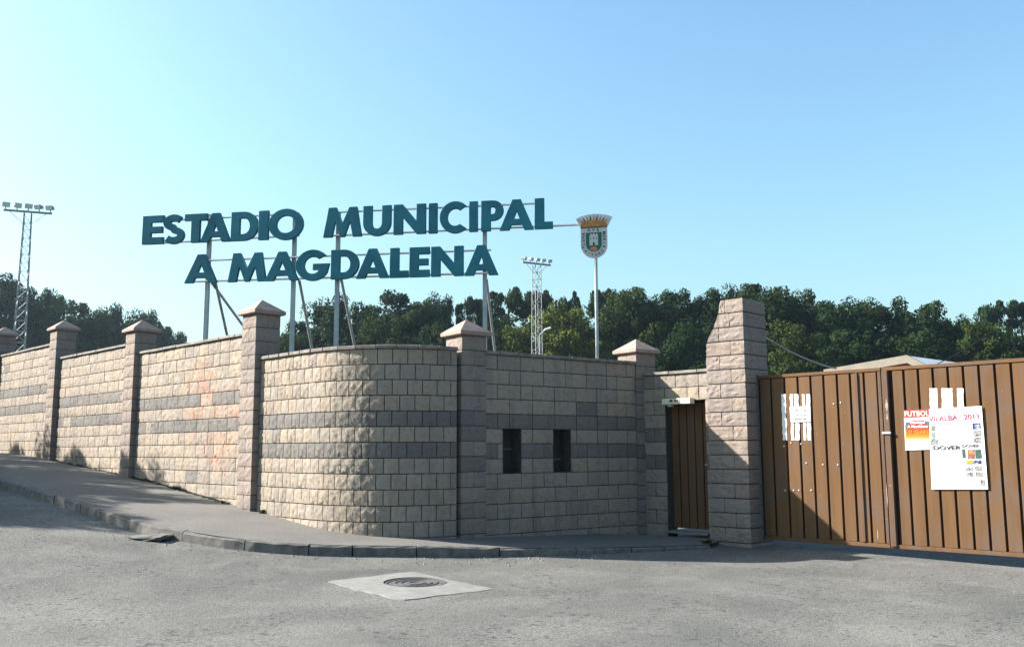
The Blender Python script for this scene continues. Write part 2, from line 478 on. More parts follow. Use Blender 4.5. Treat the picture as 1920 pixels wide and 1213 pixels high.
PB = {}
def stone_mesh(w, dpt, h, var, mat):
    """block with four rough vertical sides"""
    key = (round(w, 3), round(dpt, 3), round(h, 3), var, mat.name)
    if key in PB: return PB[key]
    r = random.Random(var * 31 + int(w * 100)); W, D, H = w - .004, dpt - .004, h - .011
    V = []; F = []
    def side(p, q):
        b = len(V); L_ = math.hypot(q[0] - p[0], q[1] - p[1]); nx_ = max(3, int(L_ / .06)); nz_ = 4
        dx, dy = (q[0] - p[0]) / L_, (q[1] - p[1]) / L_; ox, oy = dy, -dx
        for j in range(nz_ + 1):
            for i in range(nx_ + 1):
                e = min(i, nx_ - i, j, nz_ - j)
                off = -0.004 if j in (0, nz_) else 0.0
                if e > 0: off = r.uniform(-.002, .007)
                t_ = i / nx_ * L_
                if e > 0: t_ += r.uniform(-.012, .012)
                V.append((p[0] + dx * t_ + ox * off, p[1] + dy * t_ + oy * off, (j / nz_ - .5) * H + (r.uniform(-.008, .008) if e > 0 else 0)))
        for j in range(nz_):
            for i in range(nx_):
                a = b + j * (nx_ + 1) + i; F.append((a, a + 1, a + nx_ + 2)); F.append((a, a + nx_ + 2, a + nx_ + 1))
    c = [(-W / 2, -D / 2), (W / 2, -D / 2), (W / 2, D / 2), (-W / 2, D / 2)]
    for i in range(4): side(c[i], c[(i + 1) % 4])
    for zz, order in ((-H / 2, (3, 2, 1, 0)), (H / 2, (0, 1, 2, 3))):
        b = len(V); V += [(c[i][0] * .985, c[i][1] * .985, zz) for i in order]; F.append((b, b + 1, b + 2, b + 3))
    me = bpy.data.meshes.new('block'); me.from_pydata(V, [], F); me.update(); me.materials.append(mat)
    PB[key] = me
    return me

def pillar(label, corner, d, w, z_top, z_base, seed, mat=PINK, capped=True, from_right=True, grey_rows=()):
    """square pillar; corner = front right corner seen from the front, d = direction left to right"""
    r = random.Random(seed)
    t = thing('wall_pillar', label, 'pillar', (corner[0], corner[1], z_base), ang(d), 'square capped pillars of the stadium wall')
    H = z_top - z_base; n = int(math.ceil(H / LH))
    core = MB(); core.box(-w + .008, -.008, .008, w - .008, H - n * LH, H - .004)
    core.build('mortar_bed', MORTAR, t)
    for k in range(n):
        zc = H - (k + .5) * LH
        m_ = GREY if k in grey_rows else mat
        if k % 2:
            for sx in (-.75, -.25):
                put(stone_mesh(w / 2, w, LH, r.randrange(4), m_), t, (sx * w, w / 2, zc))
        else:
            for sy in (.25, .75):
                put(stone_mesh(w, w / 2, LH, r.randrange(4), m_), t, (-w / 2, sy * w, zc))
    cap(t, -w / 2, w / 2, w / 2, H)
    return t

GL = lambda p: G(p[0], p[1]) + 0.10
def low_along(p0, d):
    return lambda x: G(p0[0] + d[0] * x, p0[1] + d[1] * x) + 0.10
PW = 0.40
# tops (world z)
T3, T2, T1, T0 = 3.19, 3.38, 3.72, 3.95
TC, TM, TD = 2.795, 2.775, 2.60
off = -nL * 0.10                                             # bays lie 0.10 behind the pillar fronts
gpos = [(on_plane(x, y, P3c, nL), rr) for x, y, rr in ((365, 735, .75), (400, 820, .70), (355, 775, .6), (425, 765, .5))]
GRAF = block_material('cream block with faded orange spray', (0.238, 0.203, 0.170), graffiti=[(tuple(p), rr) for p, rr in gpos])
def leftbay(label, pl, pr, top, seed, cream=None):
    a = pl + off; b = pr - dL * PW + off
    return bay('block_wall', label, 'wall', a, b, top, low_along(a, dL), 'mixed', seed, cream=cream, group='sunlit bays of the left wall')
leftbay('sunlit cream block wall bay nearest the corner, with faded orange graffiti', P2c, P3c, T3, 3, GRAF)
leftbay('sunlit block wall bay without graffiti, left of the one with orange graffiti', P1c, P2c, T2, 4)
leftbay('sunlit cream block wall bay cut by the left edge of the picture', P0c, P1c, T1, 5)
leftbay('farthest sunlit block wall bay up the hill beyond the left edge', Pm1c, P0c, T0, 6)
pillar('tall corner pillar with pyramid cap where the sunlit wall meets the curved wall', P3c, dL, PW, 3.47, GL(P3c), 11)
pillar('capped pillar left of the graffiti on the sunlit wall', P2c, dL, PW, 3.60, GL(P2c), 12)
pillar('small capped pillar on the sunlit wall, next beside the tall floodlight mast', P1c, dL, PW, 4.0, GL(P1c), 13)
pillar('capped pillar cut off by the left edge of the picture', P0c, dL, PW, 4.24, GL(P0c), 14)

# curved corner wall: a straight run then a quarter arc of half blocks
A = P3c + off; A[2] = 0
b_, a_ = R(AZM), R(AZL)
Mx = np.array([[dL[0], math.cos(b_) - math.cos(a_)], [dL[1], math.sin(a_) - math.sin(b_)]])
Ls, Rad = np.linalg.solve(Mx, (B4 - A)[:2])
def curve_at(s):
    if s <= Ls: return A + dL * s, AZL
    t = min((s - Ls) / Rad, a_ - b_)
    az = a_ - t
    return A + dL * Ls + Rad * np.array([math.cos(az) - math.cos(a_), math.sin(a_) - math.sin(az), 0]), math.degrees(az)
TOTAL = Ls + Rad * (a_ - b_)
cw = thing('curved_block_wall', 'curved block wall at the corner, rounding from sun into shade under a segmented coping', 'wall', tuple(A))
rr = random.Random(21)
kk = 0
ncol = int(round(TOTAL / 0.2))
ST = TOTAL / ncol
zmin = min(G(*curve_at(TOTAL * i / 20)[0][:2]) for i in range(21)) + .08
ncourse = int(math.ceil((TC - zmin) / LH))
for k in range(ncourse):
    zt = TC - k * LH
    edges = [0.0]; x = ST if k % 2 else ST * .5
    while x < TOTAL - .03:
        edges.append(x)
        x += ST
    edges.append(TOTAL)
    for s0, s1 in zip(edges[:-1], edges[1:]):
        p, az = curve_at((s0 + s1) / 2)
        if zt < G(p[0], p[1]) + .06: continue
        mat = GREY if k in BANDS else CREAM
        if k not in BANDS and rr.random() < .03: mat = PINK
        w = s1 - s0
        o = put(block_mesh(w, LH, rr.randrange(7), mat), cw, tuple(p - A + np.array([0, 0, zt - LH / 2])), ang(az_dir(az)))
        o.scale.x = w / round(w, 2)
NS = 44
V = []; Fq = []
for i in range(NS + 1):
    p, az = curve_at(TOTAL * i / NS); n_ = front_normal(az_dir(az)); p = p - A
    for q, z in ((p - n_ * .018, zmin - .3), (p - n_ * .018, TC), (p - n_ * .24, TC), (p - n_ * .24, zmin - .3)):
        V.append((q[0], q[1], z))
for i in range(NS):
    for j in range(4):
        Fq.append((i * 4 + j, i * 4 + (j + 1) % 4, i * 4 + 4 + (j + 1) % 4, i * 4 + 4 + j))
mesh_obj('mortar_bed', V, Fq, MORTAR, cw)
s0 = 0.0
while s0 < TOTAL - .02:
    s1 = min(TOTAL, s0 + 0.27)
    if TOTAL - s1 < .1: s1 = TOTAL
    m = MB(); dz = rr.uniform(-.004, .004); q = []
    for s_ in (s0 + .004, s1 - .004):
        p, az = curve_at(s_); n_ = front_normal(az_dir(az)); p = p - A
        q.append((p + n_ * (.035 + rr.uniform(-.005, .005)), p - n_ * .27))
    ring = [q[0][0], q[1][0], q[1][1], q[0][1]]
    m.quadbox([(a[0], a[1], TC + .001 + dz) for a in ring] + [(a[0], a[1], TC + .05 + dz) for a in ring])
    m.build('coping_stone', COPING, cw, bevel=.007)
    s0 = s1

# middle wall with two slots, in the shade
pm0, pm1 = P4r, P5l
Lm = float(np.linalg.norm(pm1 - pm0))
def sx(x): 
    p = on_plane(x, 838, m4, nM); return float(np.dot(p - pm0, dM))
slots = [(sx(943), sx(978), 5, 7), (sx(1038), sx(1071), 5, 7)]
mw = bay('block_wall', 'shaded block wall with two dark slot windows left of the brown door', 'wall', pm0, pm1, TM, low_along(pm0, dM), 'long', 31, openings=slots)
zl = mw.location.z
for i, (o0, o1, k0, k1) in enumerate(slots):
    zt, zb = TM - zl - k0 * LH, TM - zl - (k1 + 1) * LH
    m = MB(); m.box(o0 - .05, o1 + .05, 0.245, 0.26, zb - .05, zt + .05)
    wn_ = m.build('slot_dark_fill', DARK, mw)  # dark plate added to stand for the unlit hollow behind the slot
    m = MB(); mid = zb + (zt - zb) * (.55 if i == 0 else .3)
    m.box(o0 + .002, o1 - .002, 0.225, 0.243, mid - .012, mid + .012); m.box((o0 + o1) / 2 - .01, (o0 + o1) / 2 + .01, .229, .2435, zb + .003, zt - .003)
    m.build('slot_frame', IRON, wn_)
w4 = float(np.linalg.norm(P4r - P4l)); w5 = float(np.linalg.norm(P5r - P5l))
pillar('capped pillar between the curved wall and the wall with slots', P4r + nM * .025, dM, w4, 3.01, GL(P4r), 41, PINK, grey_rows=(5, 6, 8))
pillar('smallest capped pillar, in front of the trees beside the brown door wall', P5r + nM * .025, dM, w5, 2.955, GL(P5r), 42, PINK, grey_rows=(5, 7))

# door wall
Ld = float(np.linalg.norm(DW1 - DW0))
def dx_(x, y=870):
    p = on_plane(x, y, DW0, nD); return float(np.dot(p - DW0, dD))
do0, do1 = dx_(1250), dx_(1325)
dw = bay('block_wall', 'short cream block wall around the brown door, shadow slanting across it', 'wall', DW0, DW1, TD, low_along(DW0, dD), 'long', 51,
         openings=[(do0, do1, 2, 40)])
zl = dw.location.z
ztop_open = TD - zl - 2 * LH
door = thing('door', 'narrow dark brown sheet metal door between block wall and tall pillar', 'door', (DW0[0], DW0[1], zl), ang(dD))
db = 0.14
nb = 5; wv = (do1 - do0) / nb
m = MB(); m.box(do0 + .003, do1 - .003, db + .03, db + .05, .075, ztop_open - .002); m.build('door_leaf', GROOVE, door)
for i in range(nb):
    m = MB(); m.box(do0 + i * wv + .010, do0 + (i + 1) * wv - .008, db, db + .028, .08, ztop_open - .03); m.build('door_plank', GATE, door, bevel=.003)
m = MB(); m.tube((do1 - .09, db - .04, 1.0), (do1 - .03, db - .04, 1.0), .011); m.tube((do1 - .05, db, 1.0), (do1 - .05, db - .04, 1.0), .009)
m.box(do1 - .065, do1 - .035, db - .006, db + .001, .97, 1.03)
m.build('handle', GALV, door)
m = MB(); m.box(do0 - .02, do1 + .02, -.06, 1.5, .02, .048); 
tag(m.build('doorstep', SLAB, None), 'pale concrete doorstep under the brown door', 'doorstep', kind='thing')
bpy.data.objects['doorstep'].location = (DW0[0], DW0[1], zl - .005); bpy.data.objects['doorstep'].rotation_euler = (0, 0, ang(dD))
# light box over the door
lb = thing('door_light', 'cream box light mounted over the brown door', 'light', (DW0[0], DW0[1], zl), ang(dD))
l0, l1 = do0 + .03, do0 + .03 + .50
m = MB(); m.box(l0, l1, -.13, -.012, ztop_open - .055, ztop_open + .03); m.build('housing', LAMPW, lb, bevel=.006)
m = MB()
for q, wq in ((.14, .055), (.225, .028), (.268, .022), (.31, .012)):
    m.box(l0 + q, l0 + q + wq, -.132, -.1305, ztop_open - .022, ztop_open + .016)
m.build('marking', INK, lb)
m = MB(); m.box(l0 + .07, l0 + .14, -.09, -.03, ztop_open - .085, ztop_open - .056); m.build('sensor', WHITE, lb, bevel=.004)

# tall gate pillar with a curved shoulder
bp = thing('gate_pillar', 'tall pinkish stone gate pillar with a curved left shoulder, beside the brown gate', 'pillar', (BP0[0], BP0[1], 0), ang(dD))
zb_ = G(BP0[0], BP0[1]) + .02
ZT = float(on_plane(1395, 557, BP0, nD)[2])
nb_ = int(math.ceil((ZT - zb_) / LH))
def shoulder(z):                                             # left edge offset by height below the top
    q = ZT - z
    return float(np.interp(q, [0, .2, .4, .5, .6, .75], [.27, .225, .135, .065, .02, 0]))
m = MB(); m.box(.012, BPW - .012, .012, BPW - .012, zb_ - .2, ZT - .8); m.box(.31, BPW - .012, .012, BPW - .012, ZT - .8, ZT - .02); m.build('mortar_bed', MORTAR, bp)
def rough_prism(pts, depth, r):
    """profile pts (x,z) counter-clockwise from the front, with roughened front, sides subdivided"""
    bm = bmesh.new()
    f = [bm.verts.new((x, 0, z)) for x, z in pts]; g = [bm.verts.new((x, depth, z)) for x, z in pts]
    bm.faces.new(f); bm.faces.new(g[::-1]); n = len(pts)
    for i in range(n): bm.faces.new((f[(i + 1) % n], f[i], g[i], g[(i + 1) % n]))
    bmesh.ops.subdivide_edges(bm, edges=bm.edges[:], cuts=4, use_grid_fill=True)
    bm.normal_update()
    xs_ = [p[0] for p in pts]; zs_ = [p[1] for p in pts]
    for v in bm.verts:
        if min(abs(v.co.z - min(zs_)), abs(v.co.z - max(zs_))) < .006: continue
        nrm = v.normal.copy(); nrm.z = 0
        v.co += nrm * r.uniform(-.003, .011)
    bmesh.ops.triangulate(bm, faces=bm.faces[:])
    me = bpy.data.meshes.new('block'); bm.to_mesh(me); bm.free(); me.materials.append(PINK)
    return me
rp = random.Random(61)
for k in range(nb_):
    zt = ZT - k * LH - .008; zb2 = ZT - (k + 1) * LH + .008
    a0, a1 = shoulder(zb2), shoulder(zt)
    sp = .40 if k % 2 else .22
    sp = max(sp, a0 + .1) if a0 > .05 else sp
    jit = rp.uniform(-.004, .004)
    put(rough_prism([(a0, zb2), (sp - .007, zb2), (sp - .007, zt), (a1, zt)], BPW, rp), bp, (0, jit, 0))
    put(rough_prism([(sp + .007, zb2), (BPW, zb2), (BPW, zt), (sp + .007, zt)], BPW, rp), bp, (0, jit, 0))

# ------------------------------------------------------------------ pavement and kerb
ktop = [(0, 898), (100, 927), (170, 948), (232, 968), (275, 985), (320, 990), (420, 1008), (520, 1017), (600, 1021), (760, 1023), (900, 1024), (1060, 1022), (1200, 1017), (1330, 1010)]
K = [on_ground(x, y, .125) for x, y in ktop]
d0 = K[0] - K[2]; d0 /= np.linalg.norm(d0)
K = [K[0] - dL * 14 + d0 * 0, K[0] - dL * 6] + K
for i in range(len(K) - 3, len(K)): pass
def resample(P, step):
    out = [P[0]]
    for a, b in zip(P[:-1], P[1:]):
        n = max(1, int(np.linalg.norm(b - a) / step))
        out += [a + (b - a) * (i / n) for i in range(1, n + 1)]
    return out
# smooth kerb line
KS = resample(K, .12)
for it in range(10):
    KS = [KS[0]] + [(KS[i - 1] + KS[i] * 2 + KS[i + 1]) / 4 for i in range(1, len(KS) - 1)] + [KS[-1]]
inner = [Pm1c - nL * .4 - dL * 8, P0c - nL * .35, P3c - nL * .25] + [curve_at(TOTAL * i / 12)[0] - front_normal(az_dir(curve_at(TOTAL * i / 12)[1])) * .15 for i in range(1, 13)] + [P5r - nM * .1, DW0 - nD * .15 + dD * .3, DW1 - nD * .15]
def arc_pts(P, n):
    L_ = [0.0]
    for a, b in zip(P[:-1], P[1:]): L_.append(L_[-1] + np.linalg.norm((b - a)[:2]))
    return [np.array([np.interp(L_[-1] * i / n, L_, [p[c] for p in P]) for c in range(2)]) for i in range(n + 1)]
NA = len(KS) - 1
# pair every kerb point with the closest fraction along the inner line, monotone
IN = arc_pts(inner, 600)
pairs = []; last = 0
for i, kp in enumerate(KS):
    j = min(range(last, len(IN)), key=lambda q: np.linalg.norm(IN[q] - kp[:2]))
    last = j; pairs.append(IN[j])
pairs[-1] = IN[-1]
def lift(i):                                                 # pavement height above the road along the kerb
    t = i / NA
    return 0.125 if t < .86 else 0.125 - (t - .86) / .14 * .075
V = []; Fq = []
for i, (kp, wp) in enumerate(zip(KS, pairs)):
    for j in range(7):
        q = kp[:2] + (wp - kp[:2]) * j / 6
        V.append((q[0], q[1], G(q[0], q[1]) + lift(i) + .004 * noise.noise((q[0] * 2, q[1] * 2, 3))))
for i in range(NA):
    for j in range(6):
        a = i * 7 + j; Fq.append((a, a + 1, a + 8, a + 7))
pav = mesh_obj('pavement', V, Fq, PAVING, smooth=True)
tag(pav, 'worn grey pavement running along the foot of the block wall', kind='structure')
# kerb stones
rk = random.Random(71)
i = 0
while i < NA:
    n = rk.choice((4, 6, 7, 8)); j = min(NA, i + n)
    if NA - j < 3: j = NA
    seq = list(range(i, j + 1)); m = MB()
    bv = len(m.v); dz = rk.uniform(-.012, .004); dout = rk.uniform(-.012, .012)
    prof = []
    for q in seq:
        p = KS[q]; a = KS[max(0, q - 1)]; b = KS[min(NA, q + 1)]
        t = (b - a)[:2]; t /= np.linalg.norm(t); o_ = np.array([t[1], -t[0]])
        g = G(p[0], p[1]); lf = lift(q) + .004 + dz
        sh = (.012 if q == seq[0] else (-.012 if q == seq[-1] else 0)) * rk.uniform(.3, 1)
        c0 = p[:2] + t * sh
        w = .02 + dout
        ch = rk.uniform(.012, .028)
        wb = rk.uniform(-.01, .008)
        prof.append([(*(c0 + o_ * (w + .02)), g - .05), (*(c0 + o_ * (w + .012 + wb)), g + lf - ch), (*(c0 + o_ * (w - ch * .8)), g + lf + rk.uniform(-.006, .003)), (*(c0 - o_ * .07), g + lf + .002), (*(c0 - o_ * .07), g - .05)])
    Vk = [v for pr in prof for v in pr]; Fk = []
    for a in range(len(seq) - 1):
        for e in range(4): Fk.append((a * 5 + e, a * 5 + 5 + e, a * 5 + 6 + e, a * 5 + 1 + e))
    Fk.append((0, 1, 2, 3, 4)); e = (len(seq) - 1) * 5; Fk.append((e + 4, e + 3, e + 2, e + 1, e))
    mesh_obj('kerb_stone', Vk, Fk, KERB, pav)
    i = j
# fallen chunk of kerb
p = on_ground(282, 1011); r_ = random.Random(5)
bm = bmesh.new(); bmesh.ops.create_cube(bm, size=1)
bmesh.ops.subdivide_edges(bm, edges=bm.edges[:], cuts=3, use_grid_fill=True)
for v in bm.verts:
    v.co = Vector((v.co.x * .46, v.co.y * .28, v.co.z * .045)) + Vector((r_.uniform(-.02, .02), r_.uniform(-.02, .02), r_.uniform(-.008, .008)))
me = bpy.data.meshes.new('broken_slab'); bm.to_mesh(me); bm.free(); me.materials.append(KERB)
o = link('broken_slab', me); o.location = (p[0], p[1], p[2] + .026); o.rotation_euler = (R(2), R(-2), R(-12))
tag(o, 'flat broken chunk of concrete lying on the road by the crumbled kerb', 'rubble', kind='thing')

# grit and small stones lying along the kerb
rg = random.Random(17); V = []; Fq = []
for k in range(900):
    q = rg.randrange(10, NA); p = KS[q]; a = KS[q - 1]; t = (p - a)[:2]; t /= np.linalg.norm(t); o_ = np.array([t[1], -t[0]])
    c_ = p[:2] + o_ * (.06 + abs(rg.gauss(0, .28))) + t * rg.uniform(-.1, .1); z = G(c_[0], c_[1]) + .004
    r_ = rg.choice((.006, .008, .010, .014)) * rg.uniform(.7, 1.5); b0 = len(V); a0 = rg.uniform(0, 6.28)
    for e in range(4): V.append((c_[0] + r_ * math.cos(a0 + e * 1.57) * rg.uniform(.7, 1.3), c_[1] + r_ * math.sin(a0 + e * 1.57), z - .004))
    V.append((c_[0], c_[1], z + r_ * rg.uniform(.5, 1)))
    Fq += [(b0 + e, b0 + (e + 1) % 4, b0 + 4) for e in range(4)]
grit = mesh_obj('gravel', V, Fq, SLAB); tag(grit, kind='stuff')
# manhole
mc = on_ground(779, 1095)
mq = [on_ground(*q) for q in ((613, 1091), (755, 1126), (930, 1105), (775, 1072))]
mh = thing('manhole', 'round iron manhole cover set in a pale diamond shaped concrete slab in the road', 'manhole', tuple(mc))
N_ = 72; Rm = .31
outer = []
for k in range(N_):
    a = 2 * math.pi * k / N_
    # walk the quad's boundary at this angle
    dv = np.array([math.cos(a), math.sin(a)]); best = None
    for e in range(4):
        p_, q_ = mq[e][:2] - mc[:2], mq[(e + 1) % 4][:2] - mc[:2]
        M_ = np.array([dv, p_ - q_]).T
        try: t_, s_ = np.linalg.solve(M_, p_)
        except Exception: continue
        if t_ > 0 and -1e-6 <= s_ <= 1 + 1e-6: best = t_
    outer.append(dv * best * (1 + .012 * math.sin(a * 7) + .018 * math.sin(a * 17)))
V = []; Fq = []
for k in range(N_):
    a = 2 * math.pi * k / N_
    for q, z in ((outer[k] * 1.004, -.03), (outer[k], .002), (np.array([math.cos(a), math.sin(a)]) * (Rm + .01), .014), (np.array([math.cos(a), math.sin(a)]) * (Rm + .01), -.05)):
        g = G(mc[0] + q[0], mc[1] + q[1]) - mc[2]
        V.append((q[0], q[1], g + z + .006))
for k in range(N_):
    j = (k + 1) % N_
    for e in range(3): Fq.append((k * 4 + e, j * 4 + e, j * 4 + e + 1, k * 4 + e + 1))
mesh_obj('concrete_surround', V, Fq, SLAB, mh)
tilt = (G(mc[0], mc[1] + .3) - G(mc[0], mc[1] - .3)) / .6
def ringm(mb, r0, r1, z0, z1, n=36):
    b = len(mb.v)
    for k in range(n):
        a = 2 * math.pi * k / n; c, s_ = math.cos(a), math.sin(a)
        mb.v += [(r0 * c, r0 * s_, z0 + tilt * r0 * s_), (r0 * c, r0 * s_, z1 + tilt * r0 * s_), (r1 * c, r1 * s_, z1 + tilt * r1 * s_), (r1 * c, r1 * s_, z0 + tilt * r1 * s_)]
    for k in range(n):
        j = (k + 1) % n
        for e in range(3): mb.f.append((b + k * 4 + e, b + j * 4 + e, b + j * 4 + e + 1, b + k * 4 + e + 1))
m = MB(); ringm(m, .0, .27, -.02, .012); cov = m.build('iron_cover', IRON, mh)
m = MB()
for r0, r1 in ((.06, .10), (.14, .165), (.20, .225)): ringm(m, r0, r1, .0, .019)
m.build('raised_rings', IRON, cov)
m = MB(); ringm(m, .282, .31, -.02, .017); m.build('iron_frame', IRON, mh)

# ------------------------------------------------------------------ gate
gp = BP0 + dD * BPW - nD * .30; gp[2] = 0                     # hinge side, halfway along the pillar's right face
def gt(x, y=850): return float(np.dot(on_plane(x, y, gp, nG) - gp, dG))
def gz(x, y): return float(on_plane(x, y, gp, nG)[2])
tL0, tM0, tM1 = gt(1424), gt(1660), gt(1674.5)
def gtop(t): return gz(1461, 702) + (gz(1918, 671) - gz(1461, 702)) * (t - gt(1461, 702)) / (gt(1918, 671) - gt(1461, 702))
def gbot(t): return gz(1580, 1021) + (gz(1918, 1045) - gz(1580, 1021)) * (t - gt(1580, 1021)) / (gt(1918, 1045) - gt(1580, 1021))
def slab(mb, x0, x1, y0, y1, lo, hi):
    mb.quadbox([(x0, y0, lo(x0)), (x1, y0, lo(x1)), (x1, y1, lo(x1)), (x0, y1, lo(x0)), (x0, y0, hi(x0)), (x1, y0, hi(x1)), (x1, y1, hi(x1)), (x0, y1, hi(x0))])
def leaf(label, t0, t1, edges, seed, stile=None):
    o = thing('gate_leaf', label, 'gate', (gp[0], gp[1], 0), ang(dG), 'pair of brown gate leaves')
    m = MB(); slab(m, t0, t1, .032, .045, lambda t: gbot(t) + .03, lambda t: gtop(t) - .03); m.build('backing_sheet', GROOVE, o)
    m = MB(); slab(m, t0, t1, -.006, .05, lambda t: gtop(t) - .045, gtop); m.build('top_rail', GATE, o, bevel=.004)
    m = MB(); slab(m, t0, t1, -.006, .05, gbot, lambda t: gbot(t) + .05); m.build('bottom_rail', GATE, o, bevel=.004)
    for a, b in zip(edges[:-1], edges[1:]):
        m = MB(); slab(m, a + .016, b - .012, .002, .03, lambda t: gbot(t) + .052, lambda t: gtop(t) - .055)
        m.build('plank', GATE, o, bevel=.004)
    return o
eL = [tL0 + .03] + [gt(x) for x in (1450, 1476, 1501, 1525.5, 1550, 1575.5, 1600.5, 1626.5, 1652)]
gl = leaf('left leaf of the brown plank gate, hung on the tall pillar', tL0, tM0, eL, 1)
m = MB(); slab(m, gt(1652) + .01, tM0, -.012, .03, lambda t: gbot(t) + .052, lambda t: gtop(t) - .05); m.build('meeting_stile', STILE, gl, bevel=.006)
m = MB(); slab(m, gt(1609), gt(1616), -.02, .003, lambda t: gbot(t) + .053, lambda t: gtop(t) - .05); m.build('stiffener', STILE, gl, bevel=.006)
ed = [gt(x) for x in (1674.5, 1702.5)]; pw = (gt(1907, 850) - gt(1702.5)) / 7.0
er = [tM1 + .03] + [gt(1702.5) + pw * k for k in range(0, 11)]
tR1 = er[-1] + .03
gr = leaf('right leaf of the brown plank gate, carrying the posters', tM0 + .012, tR1, er, 2)
m = MB(); slab(m, tM0 + .014, tM1 - .006, -.03, .03, lambda t: gbot(t) + .02, lambda t: gtop(t) - .046)
m.build('meeting_stile', STILE, gr, bevel=.008)
m = MB()
for (x, y) in ((1483, 830), (1502, 832), (1512, 868), (1470, 836), (1543, 871), (1571, 871), (1472, 919), (1488, 919), (1498, 919), (1521, 919), (1563, 757), (1576, 755)):
    t, z = gt(x, y), gz(x, y); m.tube((t, .003, z), (t, -.008, z), .013, .008, 8)
m.build('bolt_heads', WHITE, gl); bpy.data.objects['bolt_heads']['kind'] = 'stuff'
m = MB(); m.tube((tL0 - .01, .01, gbot(tL0)), (tL0 - .01, .01, gtop(tL0) + .02), .03, n=10)
m.build('hinge_post', IRON, gl)
m = MB(); t = tM0 + .04; m.box(t - .05, t + .06, -.05, -.031, gz(1667, 811) - .015, gz(1667, 811) + .012)
m.build('latch', GALV, gr)
# bare metal scrapes on the meeting stile and a few on the planks
m = MB(); rs_ = random.Random(12)
for (x, y0, y1, w_) in ((1664.5, 748, 772, .028), (1665.5, 774, 790, .016), (1664.8, 905, 950, .008), (1646, 992, 1014, .010)):
    a_, b_, t_ = gz(x, y0), gz(x, y1), gt(x, (y0 + y1) / 2); yy_ = -.0325 if x > 1660 else -.0005; k = len(m.v); n_ = 8
    for q in range(n_ + 1):
        z_ = a_ + (b_ - a_) * q / n_; e = w_ * math.sin(math.pi * (q + .4) / (n_ + .8)) * rs_.uniform(.4, 1)
        m.v += [(t_ - e, yy_, z_), (t_ + e * rs_.uniform(.4, 1), yy_, z_)]
    m.f += [(k + 2 * q, k + 2 * q + 2, k + 2 * q + 3, k + 2 * q + 1) for q in range(n_)]
m.build('scrape', plain('bare scraped paint', (0.24, 0.20, 0.175), .7, 0, .3, 40), gr)
# pillar at the far side of the gate, out of the picture
far = gp + dG * (tR1 + .06)
fp = thing('far_gate_pillar', 'stone gate pillar at the right hand end of the brown gate', 'pillar', (far[0], far[1], 0), ang(dD))
for k in range(12):
    for a, b in (((0, .40), (.40, .62)) if k % 2 else ((0, .22), (.22, .62))):
        z0 = .05 + k * LH
        put(rough_prism([(a + .005, z0), (b - .005, z0), (b - .005, z0 + .19), (a + .005, z0 + .19)], BPW, rp), fp, (0, -.3, 0))

# text helper: flat lettering as a mesh
def text_mesh(name, s, size, depth, mat, parent, loc, rot=(R(90), 0, 0), align='CENTER', sx_=1.0, bold=0.0):
    c = bpy.data.curves.new(name, 'FONT'); c.body = s; c.size = size; c.extrude = depth; c.align_x = align; c.align_y = 'CENTER'; c.offset = bold
    c.resolution_u = 3
    o = bpy.data.objects.new(name, c); COL.objects.link(o)
    dg = bpy.context.evaluated_depsgraph_get()
    me = bpy.data.meshes.new_from_object(o.evaluated_get(dg)); bpy.data.objects.remove(o)
    me.materials.clear(); me.materials.append(mat)
    o = link(name, me, parent); o.location = loc; o.rotation_euler = rot; o.scale = (sx_, 1, 1)
    return o
def gate_thing(name, label, cat, group=None):
    return thing(name, label, cat, (gp[0], gp[1], 0), ang(dG), group)
def paper_wave(t, z):
    return .0035 * noise.noise((t * 7, z * 5, 2)) + .0012 * noise.noise((t * 28, z * 22, 5))
def sheet(parent, name, px, mat, y, th=.0012, n=9):
    q = [np.array((gt(x, yy), gz(x, yy))) for x, yy in px]   # given top-left, top-right, bottom-right, bottom-left
    V = []; F = []
    for j_ in range(n + 1):
        for i_ in range(n + 1):
            u, v = i_ / n, j_ / n
            p_ = q[0] * (1 - u) * (1 - v) + q[1] * u * (1 - v) + q[2] * u * v + q[3] * (1 - u) * v
            V.append((p_[0], y + paper_wave(p_[0], p_[1]), p_[1]))
    for j_ in range(n):
        for i_ in range(n):
            a = j_ * (n + 1) + i_; F.append((a, a + n + 1, a + n + 2, a + 1))
    k0 = len(V); V += [(v[0], v[1] + th, v[2]) for v in V]; F += [tuple(k0 + q_ for q_ in reversed(f)) for f in F]
    return mesh_obj(name, V, F, mat, parent, True)
def rag(parent, x0, x1, y0, y1, seed, y=-.0005):
    """torn paper strip with ragged side edges"""
    r = random.Random(seed); n = 12; Lp = []; Rp = []
    for k in range(n + 1):
        yy = y0 + (y1 - y0) * k / n; sh = (yy - y0) * .035
        Lp.append((gt(x0 + sh + r.uniform(-.3, .9), yy), gz(x0 + sh, yy))); Rp.append((gt(x1 + sh + r.uniform(-1.2, .3), yy), gz(x1 + sh, yy)))
    V = []; F = []
    for a, b in zip(Lp, Rp): V += [(a[0], y, a[1]), (b[0], y, b[1])]
    F = [(2 * k, 2 * k + 2, 2 * k + 3, 2 * k + 1) for k in range(n)]
    k0 = len(V); V += [(v[0], y + .0012, v[2]) for v in V]; F += [(k0 + a, k0 + d, k0 + c, k0 + b) for a, b, c, d in F]
    return mesh_obj('paper_strip', V, F, PAPER, parent)
YP = -.008
ps = gate_thing('torn_paper', 'torn white paper strips left of centre on the gate, behind the small notice', 'paper')
for x0, x1, s_ in ((1464.5, 1473.5, 1), (1480.5, 1486.5, 2), (1488.5, 1497, 3), (1503.5, 1509, 4), (1511, 1518.5, 5)): rag(ps, x0, x1, 739, 825, s_)
nt = gate_thing('notice', 'small white printed notice pasted over torn paper on the left gate leaf', 'notice')
